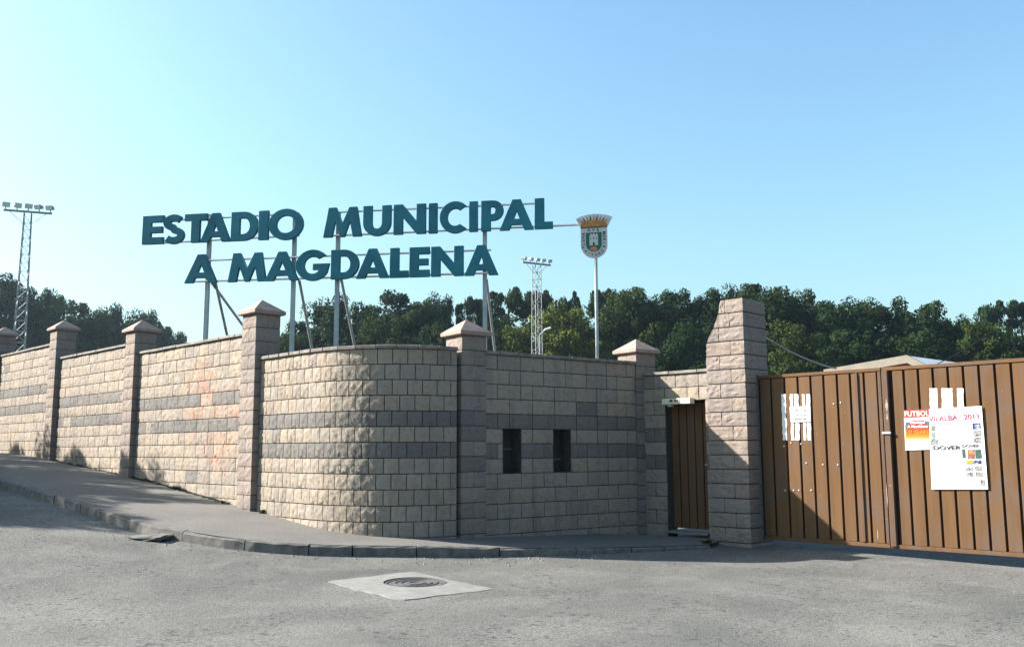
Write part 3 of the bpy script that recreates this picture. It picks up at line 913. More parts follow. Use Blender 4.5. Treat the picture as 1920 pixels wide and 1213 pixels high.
sheet(nt, 'notice_border', [(1480, 761), (1520.5, 760), (1521.2, 792), (1482, 792.6)], GRAYP, YP + .002)
sheet(nt, 'notice_sheet', [(1481, 762.5), (1519.5, 761.5), (1520, 790.5), (1483, 791)], PAPER, YP)
m = MB(); r_ = random.Random(9)
for row, (a, b, yy) in enumerate(((1488, 1515, 769.5), (1493, 1512, 777.5), (1490, 1513, 785.5))):
    x = a
    while x < b:
        w = r_.choice((1.0, 1.5, 2.0)); t0, t1 = gt(x, yy), gt(x + w, yy); z = gz(x, yy)
        m.box(t0, t1, YP - .0032, YP - .0018, z - .008, z + .009); x += w + r_.choice((.5, .5, 1.2))
m.build('print', INK, nt)
ps2 = gate_thing('torn_paper', 'torn white paper strips sticking out above the large poster', 'paper')
for x0, x1, s_ in ((1742.5, 1757.5, 11), (1765, 1786, 12), (1794, 1806.5, 13)): rag(ps2, x0, x1, 728, 790, s_)
# orange football poster
fb = gate_thing('poster', 'small red and orange football poster left of the large white poster', 'poster')
def lerp_sheet(parent, name, q, u0, u1, v0, v1, mat, y):
    P = lambda u, v: tuple(np.array(q[0]) * (1 - u) * (1 - v) + np.array(q[1]) * u * (1 - v) + np.array(q[2]) * u * v + np.array(q[3]) * (1 - u) * v)
    return sheet(parent, name, [P(u0, v0), P(u1, v0), P(u1, v1), P(u0, v1)], mat, y)
def qpt(q, u, v):
    P = np.array(q[0]) * (1 - u) * (1 - v) + np.array(q[1]) * u * (1 - v) + np.array(q[2]) * u * v + np.array(q[3]) * (1 - u) * v
    return gt(P[0], P[1]), gz(P[0], P[1])
qf = [(1695, 769), (1745, 766.5), (1747, 842.5), (1698, 844)]
def fade_mat():
    m_, N, L, b = material('red to yellow printed band', 0.7)
    tc = N.new('ShaderNodeTexCoord'); sp = N.new('ShaderNodeSeparateXYZ'); L.new(tc.outputs['Generated'], sp.inputs[0])
    L.new(ramp(N, L, sp.outputs['Z'], [(0.0, (0.40, 0.38, 0.33)), (0.25, (0.36, 0.17, 0.02)), (0.55, (0.32, 0.06, 0.004)), (1.0, (0.24, 0.012, 0.008))]), b.inputs['Base Color'])
    return m_
sheet(fb, 'poster_sheet', qf, PAPER, YP)
lerp_sheet(fb, 'print_band', qf, .0, 1, .0, .19, RED, YP - .003)
lerp_sheet(fb, 'print_band', qf, .03, .97, .38, .78, fade_mat(), YP - .003)
lerp_sheet(fb, 'print_band', qf, .22, .80, .27, .46, REDB, YP - .0055)
lerp_sheet(fb, 'picture', qf, .05, .19, .30, .46, GRAYP, YP - .0055)
lerp_sheet(fb, 'picture', qf, .83, .97, .30, .46, GRAYP, YP - .0055)
t, z = qpt(qf, .48, .105); text_mesh('title', 'FUTBOL', .088, .0006, LAMPW, fb, (t, YP - .0055, z), sx_=.95, bold=.002)
t, z = qpt(qf, .51, .32); text_mesh('title', 'Municipal', .048, .0005, PAPER, fb, (t, YP - .008, z), bold=.001)
t, z = qpt(qf, .51, .42); text_mesh('title', 'A Magdalena', .048, .0005, PAPER, fb, (t, YP - .008, z), bold=.001)
t, z = qpt(qf, .5, .56); text_mesh('title', 'S.D. Guitiriz', .062, .0005, YEL, fb, (t, YP - .0065, z), bold=.001)
# large white poster
qb = [(1743, 767), (1841.5, 761), (1853.5, 917), (1747.5, 917)]
bpz = gate_thing('poster', 'large white poster with red lettering on the right gate leaf', 'poster')
sheet(bpz, 'poster_sheet', qb, PAPER, YP - .012)
yb = YP - .015
t, z = qpt(qb, .46, .125); o = text_mesh('title', 'VILALBA · 2013', .088, .0005, RED, bpz, (t, yb - .001, z), sx_=1.02, bold=.001); o.rotation_euler = (R(90), R(-2), 0)
for u0, u1, v0, v1, mm in ((.03, .10, .21, .275, PHOTO1), (.035, .095, .29, .37, PHOTO1), (.015, .15, .375, .445, PHOTO1), (.80, .95, .20, .275, PHOTO2), (.80, .945, .29, .36, PHOTO1), (.80, .945, .37, .44, PHOTO1),
                           (.58, .64, .51, .62, GREENP), (.68, .81, .52, .63, PHOTO3), (.82, .93, .52, .63, GREENP), (.64, .79, .645, .695, PHOTO1), (.80, .92, .645, .695, PHOTO2),
                           (.62, .76, .73, .775, PHOTO1), (.63, .75, .79, .85, PHOTO1), (.79, .92, .72, .78, PHOTO1), (.80, .93, .79, .845, PHOTO1), (.87, .955, .875, .955, PHOTO1)):
    lerp_sheet(bpz, 'picture', qb, u0, u1, v0, v1, mm, yb)
lerp_sheet(bpz, 'picture', qb, .66, .77, .655, .685, YEL, yb - .003)
t, z = qpt(qb, .30, .49); text_mesh('title', 'DOVER', .07, .0004, INK, bpz, (t, yb - .003, z), sx_=1.4, bold=.0015)
t, z = qpt(qb, .74, .475); text_mesh('title', 'DOVER', .05, .0004, INK, bpz, (t, yb - .003, z), sx_=1.2, bold=.001)
m = MB(); r_ = random.Random(4)
for v in (.045, .075, .29, .33, .37, .41, .58, .62, .66, .70, .74, .78, .84, .88, .92):
    u = .06 if v > .5 else .22
    e = .55 if v > .5 else .7
    if v < .1: u, e = .1, .9
    while u < e:
        w = r_.uniform(.01, .05)
        if r_.random() < .35:
            t, z = qpt(qb, u, v); t2, _ = qpt(qb, u + w, v); m.box(t, t2, yb - .0015, yb - .0005, z - .003, z + .003)
        u += w + .012
m.build('fine_print', plain('pale print', (0.20, 0.20, 0.21), .7), bpz)

# ------------------------------------------------------------------ the letter sign
sA = at_y(273, 460, 17.9); sB = at_y(1037, 430, 16.75)
dS = sB - sA; dS[2] = 0; dS /= np.linalg.norm(dS); nS = front_normal(dS)
def st(x, y): return float(np.dot(on_plane(x, y, sA, nS) - sA, dS))
def sz(x, y): return float(on_plane(x, y, sA, nS)[2])
def outline(ch, w):
    s_, b = .30, .225
    el = lambda cx, cy, rx, ry, a0, a1, n=14: [(cx + rx * math.cos(R(a0 + (a1 - a0) * i / n)), cy + ry * math.sin(R(a0 + (a1 - a0) * i / n))) for i in range(n + 1)]
    if ch == 'E': return [[(0, 0), (w, 0), (w, b), (s_, b), (s_, .5 - b * .46), (w * .94, .5 - b * .46), (w * .94, .5 + b * .46), (s_, .5 + b * .46), (s_, 1 - b), (w, 1 - b), (w, 1), (0, 1)]]
    if ch == 'T': c = w / 2; return [[(c - s_ / 2, 0), (c + s_ / 2, 0), (c + s_ / 2, 1 - b), (w, 1 - b), (w, 1), (0, 1), (0, 1 - b), (c - s_ / 2, 1 - b)]]
    if ch == 'I': return [[(0, 0), (w, 0), (w, 1), (0, 1)]]
    if ch == 'L': return [[(0, 0), (w, 0), (w, b * .95), (s_, b * .95), (s_, 1), (0, 1)]]
    if ch == 'A':
        t, lw = .27, .30; k = (w - t) / 2
        return [[(0, 0), (lw, 0), (lw + k * .17, .17), (w - lw - k * .17, .17), (w - lw, 0), (w, 0), (w - k, 1), (k, 1)],
                [(lw + k * .35, .35), (w / 2, min(.78, (w / 2 - lw) / k + .03)), (w - lw - k * .35, .35)]]
    if ch == 'M': return [[(0, 0), (.29, 0), (.40, .55), (w / 2 - .07, 0), (w / 2 + .07, 0), (w - .40, .55), (w - .29, 0), (w, 0), (w - .17, 1), (w - .43, 1), (w / 2, .44), (.43, 1), (.17, 1)]]
    if ch == 'N': return [[(0, 0), (s_, 0), (s_, .58), (w - s_, 0), (w, 0), (w, 1), (w - s_, 1), (w - s_, .42), (s_, 1), (0, 1)]]
    if ch == 'U': return [[(0, 1)] + el(w / 2, .42, w / 2, .44, 180, 360) + [(w, 1), (w - s_, 1)] + el(w / 2, .42, w / 2 - s_, .21, 360, 180) + [(s_, 1)]]
    if ch == 'D': return [[(0, 0)] + el(w - .52, .5, .52, .5, -90, 90) + [(0, 1)], [(s_, 1 - b * .95)] + el(w - .53, .5, .24, .5 - b * .95, 90, -90) + [(s_, b * .95)]]
    if ch == 'O': return [el(w / 2, .5, w / 2, .535, 0, 354, 30), el(w / 2, .5, w / 2 - .275, .31, 360, 6, 30)]
    if ch == 'P': return [[(0, 0), (s_, 0), (s_, .34)] + el(w - .34, .67, .34, .33, -90, 90) + [(0, 1)], [(s_, .80)] + el(w - .35, .67, .10, .13, 90, -90, 8) + [(s_, .54)]]
    if ch == 'C':
        k = w / 1.03; o_ = el(.6, .5, .6, .53, 46, 314, 24) + el(.6, .5, .31, .30, 306, 54, 24); return [[(x * k, y) for x, y in o_]]
    if ch == 'G':
        k = w / 1.2; o_ = el(.6, .5, .6, .535, 40, 330, 26) + [(1.2, .54), (.62, .54), (.62, .34), (.84, .34)] + el(.6, .5, .31, .305, 312, 48, 22); return [[(x * k, y) for x, y in o_]]
    if ch == 'S':
        sp = [(x * w, y) for x, y in [(.5 + .335 * math.cos(R(a)), .735 + .165 * math.sin(R(a))) for a in range(32, 262, 12)] + [(.5 + .355 * math.cos(R(a)), .275 + .18 * math.sin(R(a))) for a in range(82, -152, -12)]]
        th = .115; l_ = []; r_ = []
        for i, p in enumerate(sp):
            a, c = sp[max(0, i - 1)], sp[min(len(sp) - 1, i + 1)]; d = Vector((c[0] - a[0], c[1] - a[1])).normalized()
            l_.append((p[0] - d.y * th, p[1] + d.x * th)); r_.append((p[0] + d.y * th, p[1] - d.x * th))
        return [r_ + l_[::-1]]
def shape_mesh(name, loops, scale, depth, bev, mat, parent, loc):
    c = bpy.data.curves.new(name, 'CURVE'); c.dimensions = '2D'; c.fill_mode = 'BOTH'; c.extrude = depth; c.bevel_depth = bev; c.bevel_resolution = 0
    for lp in loops:
        s_ = c.splines.new('POLY'); s_.points.add(len(lp) - 1); s_.use_cyclic_u = True
        for p, q in zip(s_.points, lp): p.co = (q[0] * scale, q[1] * scale, 0, 1)
    o = bpy.data.objects.new(name, c); COL.objects.link(o)
    me = bpy.data.meshes.new_from_object(o.evaluated_get(bpy.context.evaluated_depsgraph_get())); bpy.data.objects.remove(o)
    me.materials.clear(); me.materials.append(mat)
    o = link(name, me, parent); o.rotation_euler = (R(90), 0, 0); o.location = loc
    return o
sign = thing('letter_sign', 'large teal letters ESTADIO MUNICIPAL A MAGDALENA on steel posts above the curved wall', 'sign', tuple(sA), ang(dS))
sign.location.z = 0
row1 = [('E', 272, 310.5), ('S', 309.5, 349), ('T', 350, 391), ('A', 380, 435.5), ('D', 437, 487), ('I', 488.5, 506), ('O', 507, 571),
        ('M', 609.5, 680), ('U', 683.5, 735), ('N', 740.5, 799.7), ('I', 806, 821), ('C', 826.6, 875.5), ('I', 881.6, 896.5), ('P', 904, 945), ('A', 938.8, 1001.4), ('L', 1004, 1037)]
row2 = [('A', 351, 410.5), ('M', 431.7, 502), ('A', 501, 562.5), ('G', 558, 619.7), ('D', 623.5, 675), ('A', 671, 731), ('L', 733.6, 767), ('E', 770, 806.5), ('N', 810.5, 870), ('A', 873, 935)]
b1a, b1b, t1a, t1b = sz(273, 460), sz(1037, 430), sz(273, 408), sz(1037, 373.7)
b2a, b2b, t2a, t2b = sz(352, 532), sz(935, 516.5), sz(352, 480), sz(935, 461)
def rowz(x, x0, x1, za, zb): return za + (zb - za) * (x - x0) / (x1 - x0)
rl = random.Random(3)
for row, (x0, x1, ba, bb, ta, tb), ym in ((row1, (273, 1037, b1a, b1b, t1a, t1b), 435), (row2, (352, 935, b2a, b2b, t2a, t2b), 505)):
    for ch, a, b in row:
        xm = (a + b) / 2
        zb2, zt2 = rowz(xm, x0, x1, ba, bb), rowz(xm, x0, x1, ta, tb); h = zt2 - zb2
        t0, t1 = st(a, ym), st(b, ym)
        o = shape_mesh('letter', outline(ch, (t1 - t0) / h), h, .032, .005, TEAL, sign, (t0, -.06 + rl.uniform(-.006, .006), zb2))
        o['label'] = 'teal letter ' + ch
def rail(x0, x1, ya, yb):
    m = MB(); m.tube((st(x0, ya), .035, sz(x0, ya)), (st(x1, yb), .035, sz(x1, yb)), .022, n=6); return m.build('rail', GALV, sign)
rail(285, 560, 414.5, 399.5); rail(285, 560, 456, 441); rail(625, 1012, 397.5, 380.5); rail(620, 1090, 441.5, 420.5)
rail(380, 920, 488, 468); rail(362, 928, 527.5, 511)
def post(xt, yt, xb, yb):
    t = (st(xt, yt) + st(xb, yb)) / 2; z1 = sz(xt, yt)
    wx, wy = sA[0] + dS[0] * t, sA[1] + dS[1] * t
    m = MB(); m.box(t - .036, t + .036, .06, .13, G(wx, wy) - .1, z1); return m.build('post', GALV, sign), t
def stay(xt, yt, xf, yf, back):
    """raking stay: top on the post, foot `back` metres behind the sign"""
    a = (st(xt, yt), .12, sz(xt, yt)); pb = sA - nS * back
    f_ = on_plane(xf, yf, pb, nS); q = np.array([float(np.dot(f_ - sA, dS)), back, f_[2]]); a_ = np.array(a)
    e = a_ + (q - a_) * ((a_[2] - G(f_[0], f_[1]) + .1) / (a_[2] - q[2]))
    m = MB(); m.tube(tuple(a_), tuple(e), .029, n=8); return m.build('stay', GALV, sign)
post(391, 400, 381, 620); post(551, 398, 543, 640); post(632, 395, 627, 640); post(909, 380, 906, 618)
stay(398, 525, 422, 612, 1.1); stay(393, 530, 450, 603, 2.2); stay(557, 525, 583, 643, 1.3); stay(636, 522, 663, 640, 1.3); stay(910, 522, 927, 652, 1.3)

# ------------------------------------------------------------------ crest sign
cx0, cy0 = 1114.5, 484
cc = on_plane(cx0, cy0, sA, nS)
PXM = float(np.linalg.norm(on_plane(1148, 440, sA, nS) - on_plane(1080, 440, sA, nS))) / 68.0 / 10.11   # metres per crop pixel
crest = thing('crest_sign', 'painted town crest with gold crown and white tower on a tall steel pole', 'sign', (cc[0], cc[1], 0), ang(dS))
def cp(x, y): return ((x - 551) * PXM, cc[2] + (1045 - y) * PXM)
def cshape(name, pts, y, th, mat, parent=crest, holes=()):
    return shape_mesh(name, [[cp(*p) for p in pts]] + [[cp(*p) for p in h] for h in holes], 1.0, th, 0, mat, parent, (0, y, 0))
def arc(cx, cy, rx, ry, a0, a1, n=16): return [(cx + rx * math.cos(R(a0 + (a1 - a0) * i / n)), cy - ry * math.sin(R(a0 + (a1 - a0) * i / n))) for i in range(n + 1)]
body = [(300, 465)] + arc(551, 800, 252, 245, 180, 360) + [(803, 455)]
cshape('shield_plate', body, .0, .02, WHITE)
crown = [(300, 462), (205, 290), (300, 240), (420, 208), (555, 195), (690, 203), (800, 222), (905, 262), (803, 452)]
cshape('crown_plate', crown, -.003, .021, WHITE)
cshape('crown_band', [(300, 455), (320, 345), (440, 325), (560, 322), (680, 330), (785, 345), (800, 440)], -.027, .003, GOLD)
for i in range(9):
    f_ = i / 8; x = 275 + 550 * f_; top = 195 + 75 * (2 * f_ - 1) ** 2; bx = 335 + 430 * f_
    cshape('crown_point', [(bx - 20, 345), (x - 6, top + 30), (x + 6, top + 30), (bx + 20, 345)], -.026, .002, INK if i % 2 else GOLD)
cshape('crown_line', [(300, 468), (300, 452), (803, 438), (803, 456)], -.029, .002, INK)
green = [(398, 560)] + arc(546, 775, 149, 150, 180, 360) + [(695, 552)]
gs = cshape('green_field', green, -.024, .004, CRESTG)
tower = [(465, 805), (465, 615), (480, 615), (480, 580), (505, 580), (505, 600), (530, 600), (530, 578), (565, 578), (565, 600), (590, 600), (590, 580), (618, 580), (618, 612), (627, 612), (627, 805)]
tw = cshape('tower', tower, -.031, .003, WHITE)
for q in ([(528, 805), (528, 765)] + arc(546, 765, 18, 22, 180, 0, 6) + [(564, 805)], [(535, 650), (555, 650), (555, 685), (535, 685)], [(480, 660), (496, 660), (496, 685), (480, 685)], [(590, 655), (604, 655), (604, 685), (590, 685)]):
    cshape('tower_opening', q, -.036, .0015, INK)
cshape('mound', [(470, 890)] + arc(540, 880, 70, 52, 180, 0, 10) + [(600, 905), (545, 915)], -.031, .003, SALMON)
def ctext(s, x, y, size, rot):
    px, pz = cp(x, y); o = text_mesh('crest_letter', s, size * PXM, .001, INK, crest, (px, -.0225, pz), (R(90), R(rot), 0), bold=.001); return o
for s, x in (('A', 455), ('V', 540), ('E', 625)): ctext(s, x, 510, 95, 0)
for i, s in enumerate('MARIA'): ctext(s, 742 - (i == 4) * 6, 570 + i * 65, 85, 90)
for i, s in enumerate('GRATIA'):
    a = -38 - i * 21; ctext(s, 551 + 200 * math.cos(R(a)), 800 - 192 * math.sin(R(a)), 80, 180 + (a + 90) * -1 if False else -(a + 90))
for i, s in enumerate('PLENA'): ctext(s, 350, 840 - i * 65, 85, -90)
g0 = G(cc[0], cc[1])
m = MB(); m.tube((.02, .055, g0 - .1), (.02, .055, cp(551, 700)[1]), .032, n=10); m.build('pole', GALV, crest, smooth=False)

# ------------------------------------------------------------------ floodlight masts, street lamp
def mast(label, xm, ytop, xl, xr, D, wt, wb, yaw, lamp_sc=1.0):
    top = at_y(xm, ytop, D); base = G(top[0], top[1])
    H = top[2] - base
    t = thing('floodlight_mast', label, 'floodlight mast', (top[0], top[1], base), yaw, 'floodlight masts inside the stadium')
    hw = lambda z: (wb + (wt - wb) * z / H) / 2
    m = MB()
    for sx_, sy_ in ((1, 1), (-1, 1), (-1, -1), (1, -1)):
        m.tube((sx_ * hw(0), sy_ * hw(0), 0), (sx_ * hw(H), sy_ * hw(H), H), .032, n=5)
    m.build('mast_leg', MAST, t)
    m = MB(); z = 0.0; k = 0
    while z < H - .3:
        stp = hw(z) * 2.2; z2 = min(H, z + stp)
        for (a, b) in (((1, 1), (-1, 1)), ((-1, 1), (-1, -1)), ((-1, -1), (1, -1)), ((1, -1), (1, 1))):
            if k % 2: a, b = b, a
            m.tube((a[0] * hw(z), a[1] * hw(z), z), (b[0] * hw(z2), b[1] * hw(z2), z2), .019, n=4)
            m.tube((a[0] * hw(z), a[1] * hw(z), z), (b[0] * hw(z), b[1] * hw(z), z), .016, n=4)
        z = z2; k += 1
    m.build('lattice_brace', MAST, t)
    half = (xr - xl) / FPX * D / 2 / math.cos(yaw)
    m = MB(); m.box(-half, half, -.08, .08, H, H + .12); m.build('crossbar', MAST, t)
    m = MB()
    for s_ in (-1, 1): m.tube((s_ * hw(H), 0, H - half * .55), (s_ * half * .75, 0, H), .018, n=4)
    m.build('crossbar_stay', MAST, t)
    rl_ = random.Random(int(D))
    for i in range(5):
        x = -half * .92 + half * 1.84 * i / 4
        L_ = MB(); hh = .30 * lamp_sc; ww = .23 * lamp_sc
        a = R(rl_.uniform(5, 45)) * (1 if i < 3 else -1)
        bm_pts = [(-ww, -.16, -.02), (ww, -.16, -.02), (ww * .7, .25, .05), (-ww * .7, .25, .05), (-ww, -.22, hh), (ww, -.22, hh), (ww * .7, .2, hh * .8), (-ww * .7, .2, hh * .8)]
        L_.quadbox(bm_pts); o = L_.build('floodlight', MAST, t, bevel=.03); o.location = (x, -.05, H + .26); o.rotation_euler = (R(8), 0, a)
        g_ = MB(); g_.quadbox([(-ww * .9, -.175, 0), (ww * .9, -.175, 0), (ww * .9, -.165, 0), (-ww * .9, -.165, 0), (-ww * .9, -.235, hh - .03), (ww * .9, -.235, hh - .03), (ww * .9, -.225, hh - .03), (-ww * .9, -.225, hh - .03)])
        o2 = g_.build('lamp_glass', GLASSY, o)
        L2 = MB(); L2.tube((x, 0, H + .1), (x, -.02, H + .32), .04, n=6); L2.build('bracket', MAST, t)
    return t
mast('tall floodlight lattice mast rising over the sunlit wall at the left edge', 52.5, 399, 13, 91, 60, .42, .85, R(21), 1.05)
mast('smaller lattice floodlight mast rising among trees between the letters and the crest', 1006, 496, 977, 1031, 74, .5, .75, R(30), .8)
lp = at_y(1012, 620, 66); gb = G(lp[0], lp[1])
sl = thing('street_lamp', 'small pale street lamp on a slanted arm, in front of the bright green tree', 'street lamp', (lp[0], lp[1], gb))
m = MB(); zl_ = lp[2] - gb
m.tube((0, 0, 0), (0, 0, zl_ - .3), .07, .05, 8); m.tube((0, 0, zl_ - .32), (.35, -.1, zl_), .04, n=8); m.build('pole', MAST, sl)
m = MB(); m.quadbox([(.25, -.2, zl_ - .05), (.85, -.24, zl_ + .12), (.85, -.04, zl_ + .12), (.25, 0, zl_ - .05), (.3, -.17, zl_ + .1), (.78, -.2, zl_ + .27), (.78, -.08, zl_ + .27), (.3, -.03, zl_ + .1)])
m.build('lamp_head', WHITE, sl, bevel=.04)

# ------------------------------------------------------------------ house behind the gate
DH = 24.0
ap = at_y(1703, 667, DH); le = at_y(1545, 694, DH + 1.7); re = at_y(1742, 688, DH - .45)
gd = re - le; gd[2] = 0; gd /= np.linalg.norm(gd)
hs = thing('house', 'low house with grey gable and pale sheet roof showing over the brown gate', 'house', (ap[0], ap[1], G(ap[0], ap[1])), ang(gd))
hz_ = ap[2] - hs.location.z
xl_ = float(np.dot(le - ap, gd)); xr_ = float(np.dot(re - ap, gd)); sl1 = (le[2] - ap[2]) / xl_; sl2 = (re[2] - ap[2]) / xr_
xr_ = xr_ * 2.2; RL = 6.0
m = MB(); m.prism([(xl_ + .3, -hz_), (xr_ - .3, -hz_), (xr_ - .3, sl2 * (xr_ - .3) - .1), (0, -.1), (xl_ + .3, sl1 * (xl_ + .3) - .1)], 0.0, .2)
o = m.build('gable_wall', OCHRE, hs); o.location = (0, .35, hz_)
for (x0, x1, s_) in ((xl_, -.002, sl1), (.002, xr_, sl2)):
    z0, z1 = s_ * x0 + hz_, s_ * x1 + hz_
    m = MB(); m.quadbox([(x0, 0, z0 - .08), (x1, 0, z1 - .08), (x1, RL, z1 - .08), (x0, RL, z0 - .08), (x0, 0, z0), (x1, 0, z1), (x1, RL, z1), (x0, RL, z0)])
    m.build('roof', ROOFW, hs)
    m = MB(); m.quadbox([(x0, -.09, z0 - .19), (x1, -.09, z1 - .19), (x1, -.003, z1 - .19), (x0, -.003, z0 - .19), (x0, -.09, z0 + .015), (x1, -.09, z1 + .015), (x1, -.003, z1 + .015), (x0, -.003, z0 + .015)])
    m.build('fascia_board', ROOFG, hs)

# cables
def cable(label, a, b, sag, r, mat):
    m = MB(); n = 14; P = [Vector(a).lerp(Vector(b), i / n) - Vector((0, 0, sag * 4 * (i / n) * (1 - i / n))) for i in range(n + 1)]
    for p, q in zip(P[:-1], P[1:]): m.tube(p, q, r, n=6)
    return tag(m.build('cable', mat), label, 'cable', kind='thing')
cable('pale cable sagging from the tall gate pillar down behind the gate', tuple(BP0 + dD * .6 - nD * .63 + np.array([0, 0, float(at_y(1437, 631, 13.4)[2])])), tuple(at_y(1568, 691, 17.0)), .06, .014, CABLE)
cable('thin dark cable rising from the house roof to the right', tuple(at_y(1745, 688, 24)), tuple(at_y(1850, 628, 27)), .05, .012, GROOVE)

# ------------------------------------------------------------------ trees
def leaf_mat(name, col, trans=0.18):
    m, N, L, b = material(name, 0.85); b.inputs['Specular IOR Level'].default_value = 0.06
    at = N.new('ShaderNodeAttribute'); at.attribute_name = 'tone'
    oi = N.new('ShaderNodeObjectInfo')
    c = ramp(N, L, at.outputs['Fac'], [(0, tuple(x * .6 for x in col)), (.5, col), (1, tuple(x * a for x, a in zip(col, (1.7, 1.45, 1.1))))])
    c = mixc(N, L, 1.0, c, ramp(N, L, oi.outputs['Random'], [(0, (.85, .92, .9)), (1, (1.15, 1.06, .95))]), 'MULTIPLY')
    L.new(c, b.inputs['Base Color'])
    tr = N.new('ShaderNodeBsdfTranslucent'); L.new(c, tr.inputs['Color'])
    mx = N.new('ShaderNodeMixShader'); mx.inputs[0].default_value = trans
    L.new(b.outputs[0], mx.inputs[1]); L.new(tr.outputs[0], mx.inputs[2])
    L.new(mx.outputs[0], N['Material Output'].inputs['Surface'])
    return m
LEAF_D = leaf_mat('dark evergreen leaves', (0.015, 0.030, 0.0105))
LEAF_M = leaf_mat('mid green leaves', (0.024, 0.039, 0.010))
LEAF_B = leaf_mat('bright green leaves', (0.060, 0.082, 0.014))
BARK = plain('bark', (0.06, 0.047, 0.038), 0.95, var=.3, scale=8)

def leaves_mesh(clumps, per, size, r, mat, spiky=False):
    """clumps: list of (centre, radius); every leaf is a small bent quad"""
    n = len(clumps) * per
    rs = np.random.RandomState(r)
    C = np.repeat(np.array([c[0] for c in clumps]), per, 0); Rr = np.repeat(np.array([c[1] for c in clumps]), per)
    tone = np.repeat(rs.rand(len(clumps)), per) * .6 + rs.rand(n) * .4
    d = rs.normal(size=(n, 3)); d /= np.linalg.norm(d, axis=1)[:, None]
    rad = Rr * (0.45 + 0.6 * rs.rand(n) ** .6)
    P = C + d * rad[:, None] * np.array([1, 1, .8])
    nrm = d + rs.normal(size=(n, 3)) * .55 + np.array([0, 0, .35]); nrm /= np.linalg.norm(nrm, axis=1)[:, None]
    u = np.cross(nrm, rs.normal(size=(n, 3))); u /= np.linalg.norm(u, axis=1)[:, None]
    if spiky: u = u * .4 + np.array([0, 0, 1.0]); u /= np.linalg.norm(u, axis=1)[:, None]
    v = np.cross(nrm, u); v /= np.linalg.norm(v, axis=1)[:, None] + 1e-9
    s_ = size * (0.6 + .8 * rs.rand(n))[:, None]
    asp = .38 if spiky else .6
    V = np.empty((n, 4, 3)); V[:, 0] = P - u * s_; V[:, 1] = P + v * s_ * asp; V[:, 2] = P + u * s_; V[:, 3] = P - v * s_ * asp
    me = bpy.data.meshes.new('crown')
    me.vertices.add(n * 4); me.loops.add(n * 4); me.polygons.add(n)
    me.vertices.foreach_set('co', V.reshape(-1)); me.loops.foreach_set('vertex_index', np.arange(n * 4, dtype=np.int32))
    me.polygons.foreach_set('loop_start', np.arange(0, n * 4, 4, dtype=np.int32))
    me.update(calc_edges=True)
    at = me.attributes.new('tone', 'FLOAT', 'FACE'); at.data.foreach_set('value', tone.astype(np.float32))
    me.materials.append(mat)
    return me
def broad_clumps(r, rx, rz, zc, n, cr):
    out = []
    for i in range(n):
        while True:
            p = Vector((r.gauss(0, 1), r.gauss(0, 1), r.gauss(0, 1)));
            if p.length > .1: break
        p.normalize(); k = r.uniform(.55, 1.0) * (1.12 if r.random() < .15 else 1)
        lob = 1 + .34 * noise.noise(p * 2.1 + Vector((r.random() * .01, 5.0, zc)))
        out.append(((p.x * rx * k * lob, p.y * rx * k * lob, zc + p.z * rz * k * lob), cr * r.uniform(.6, 1.25)))
    return out
def trunk_mesh(r, h, rad, crown_z, rx):
    m = MB(); P = [Vector((0, 0, -.3))]; n = 6
    for i in range(1, n + 1): P.append(Vector((r.uniform(-.12, .12) * i * .5, r.uniform(-.12, .12) * i * .5, h * i / n)))
    for i in range(n): m.tube(P[i], P[i + 1], rad * (1 - .13 * i), rad * (1 - .13 * (i + 1)), 8)
    for k in range(7):
        a = r.uniform(0, 6.28); z0 = r.uniform(.35, .8) * h; e = Vector((math.cos(a) * rx * .65, math.sin(a) * rx * .65, z0 + rx * r.uniform(.3, .8)))
        i = min(n - 1, int(z0 / h * n)); m.tube(P[i].lerp(P[i + 1], .5), e, rad * .35, rad * .1, 6)
    me = bpy.data.meshes.new('trunk'); me.from_pydata(m.v, [], m.f); me.update(); me.materials.append(BARK)
    return me
TV = {}
def variant(kind, mat, i):
    key = (kind, mat.name, i)
    if key in TV: return TV[key]
    r = random.Random(100 + i * 7 + len(kind))
    if kind == 'broad':                                      # unit: 10 m tall, about 7 m wide
        cl = broad_clumps(r, 3.3, 3.8, 6.0, 120, .85)
        cr = leaves_mesh(cl, 250, .112, 10 + i, mat); tr = trunk_mesh(r, 7.5, .32, 5, 3)
    elif kind == 'pine':                                     # 10 m tall, loose spiky crown
        cl = []
        for q in range(46):
            z = r.uniform(1.5, 9.5); w = 2.5 * (1 - ((z - 1.5) / 8.6) ** 2.2) + .35; a = r.uniform(0, 6.28)
            k = r.uniform(.3, 1.0) * (1.25 if r.random() < .25 else 1); cl.append(((math.cos(a) * w * k, math.sin(a) * w * k, z), .62 * r.uniform(.5, 1.35)))
            if r.random() < .5: cl.append(((math.cos(a) * w * k * 1.1, math.sin(a) * w * k * 1.1, z + .55), .25))
        cr = leaves_mesh(cl, 260, .12, 30 + i, mat, True); tr = trunk_mesh(r, 9.2, .22, 5, 1.4)
    elif kind == 'cypress':
        cl = []
        for q in range(90):
            z = r.uniform(.4, 9.5); w = .95 * math.sin(min(1, z / 2.0) * math.pi / 2) * (1 - (z / 10) ** 2) + .05; a = r.uniform(0, 6.28)
            cl.append(((math.cos(a) * w * .8, math.sin(a) * w * .8, z), .38))
        cr = leaves_mesh(cl, 110, .12, 50 + i, mat, True); tr = trunk_mesh(r, 8.5, .16, 5, .5)
    else:                                                    # shrub: foliage to the ground
        cl = broad_clumps(r, 3.2, 4.4, 4.6, 130, .8)
        cr = leaves_mesh(cl, 220, .112, 70 + i, mat); tr = trunk_mesh(r, 4.0, .16, 3, 2)
    TV[key] = (cr, tr); return TV[key]
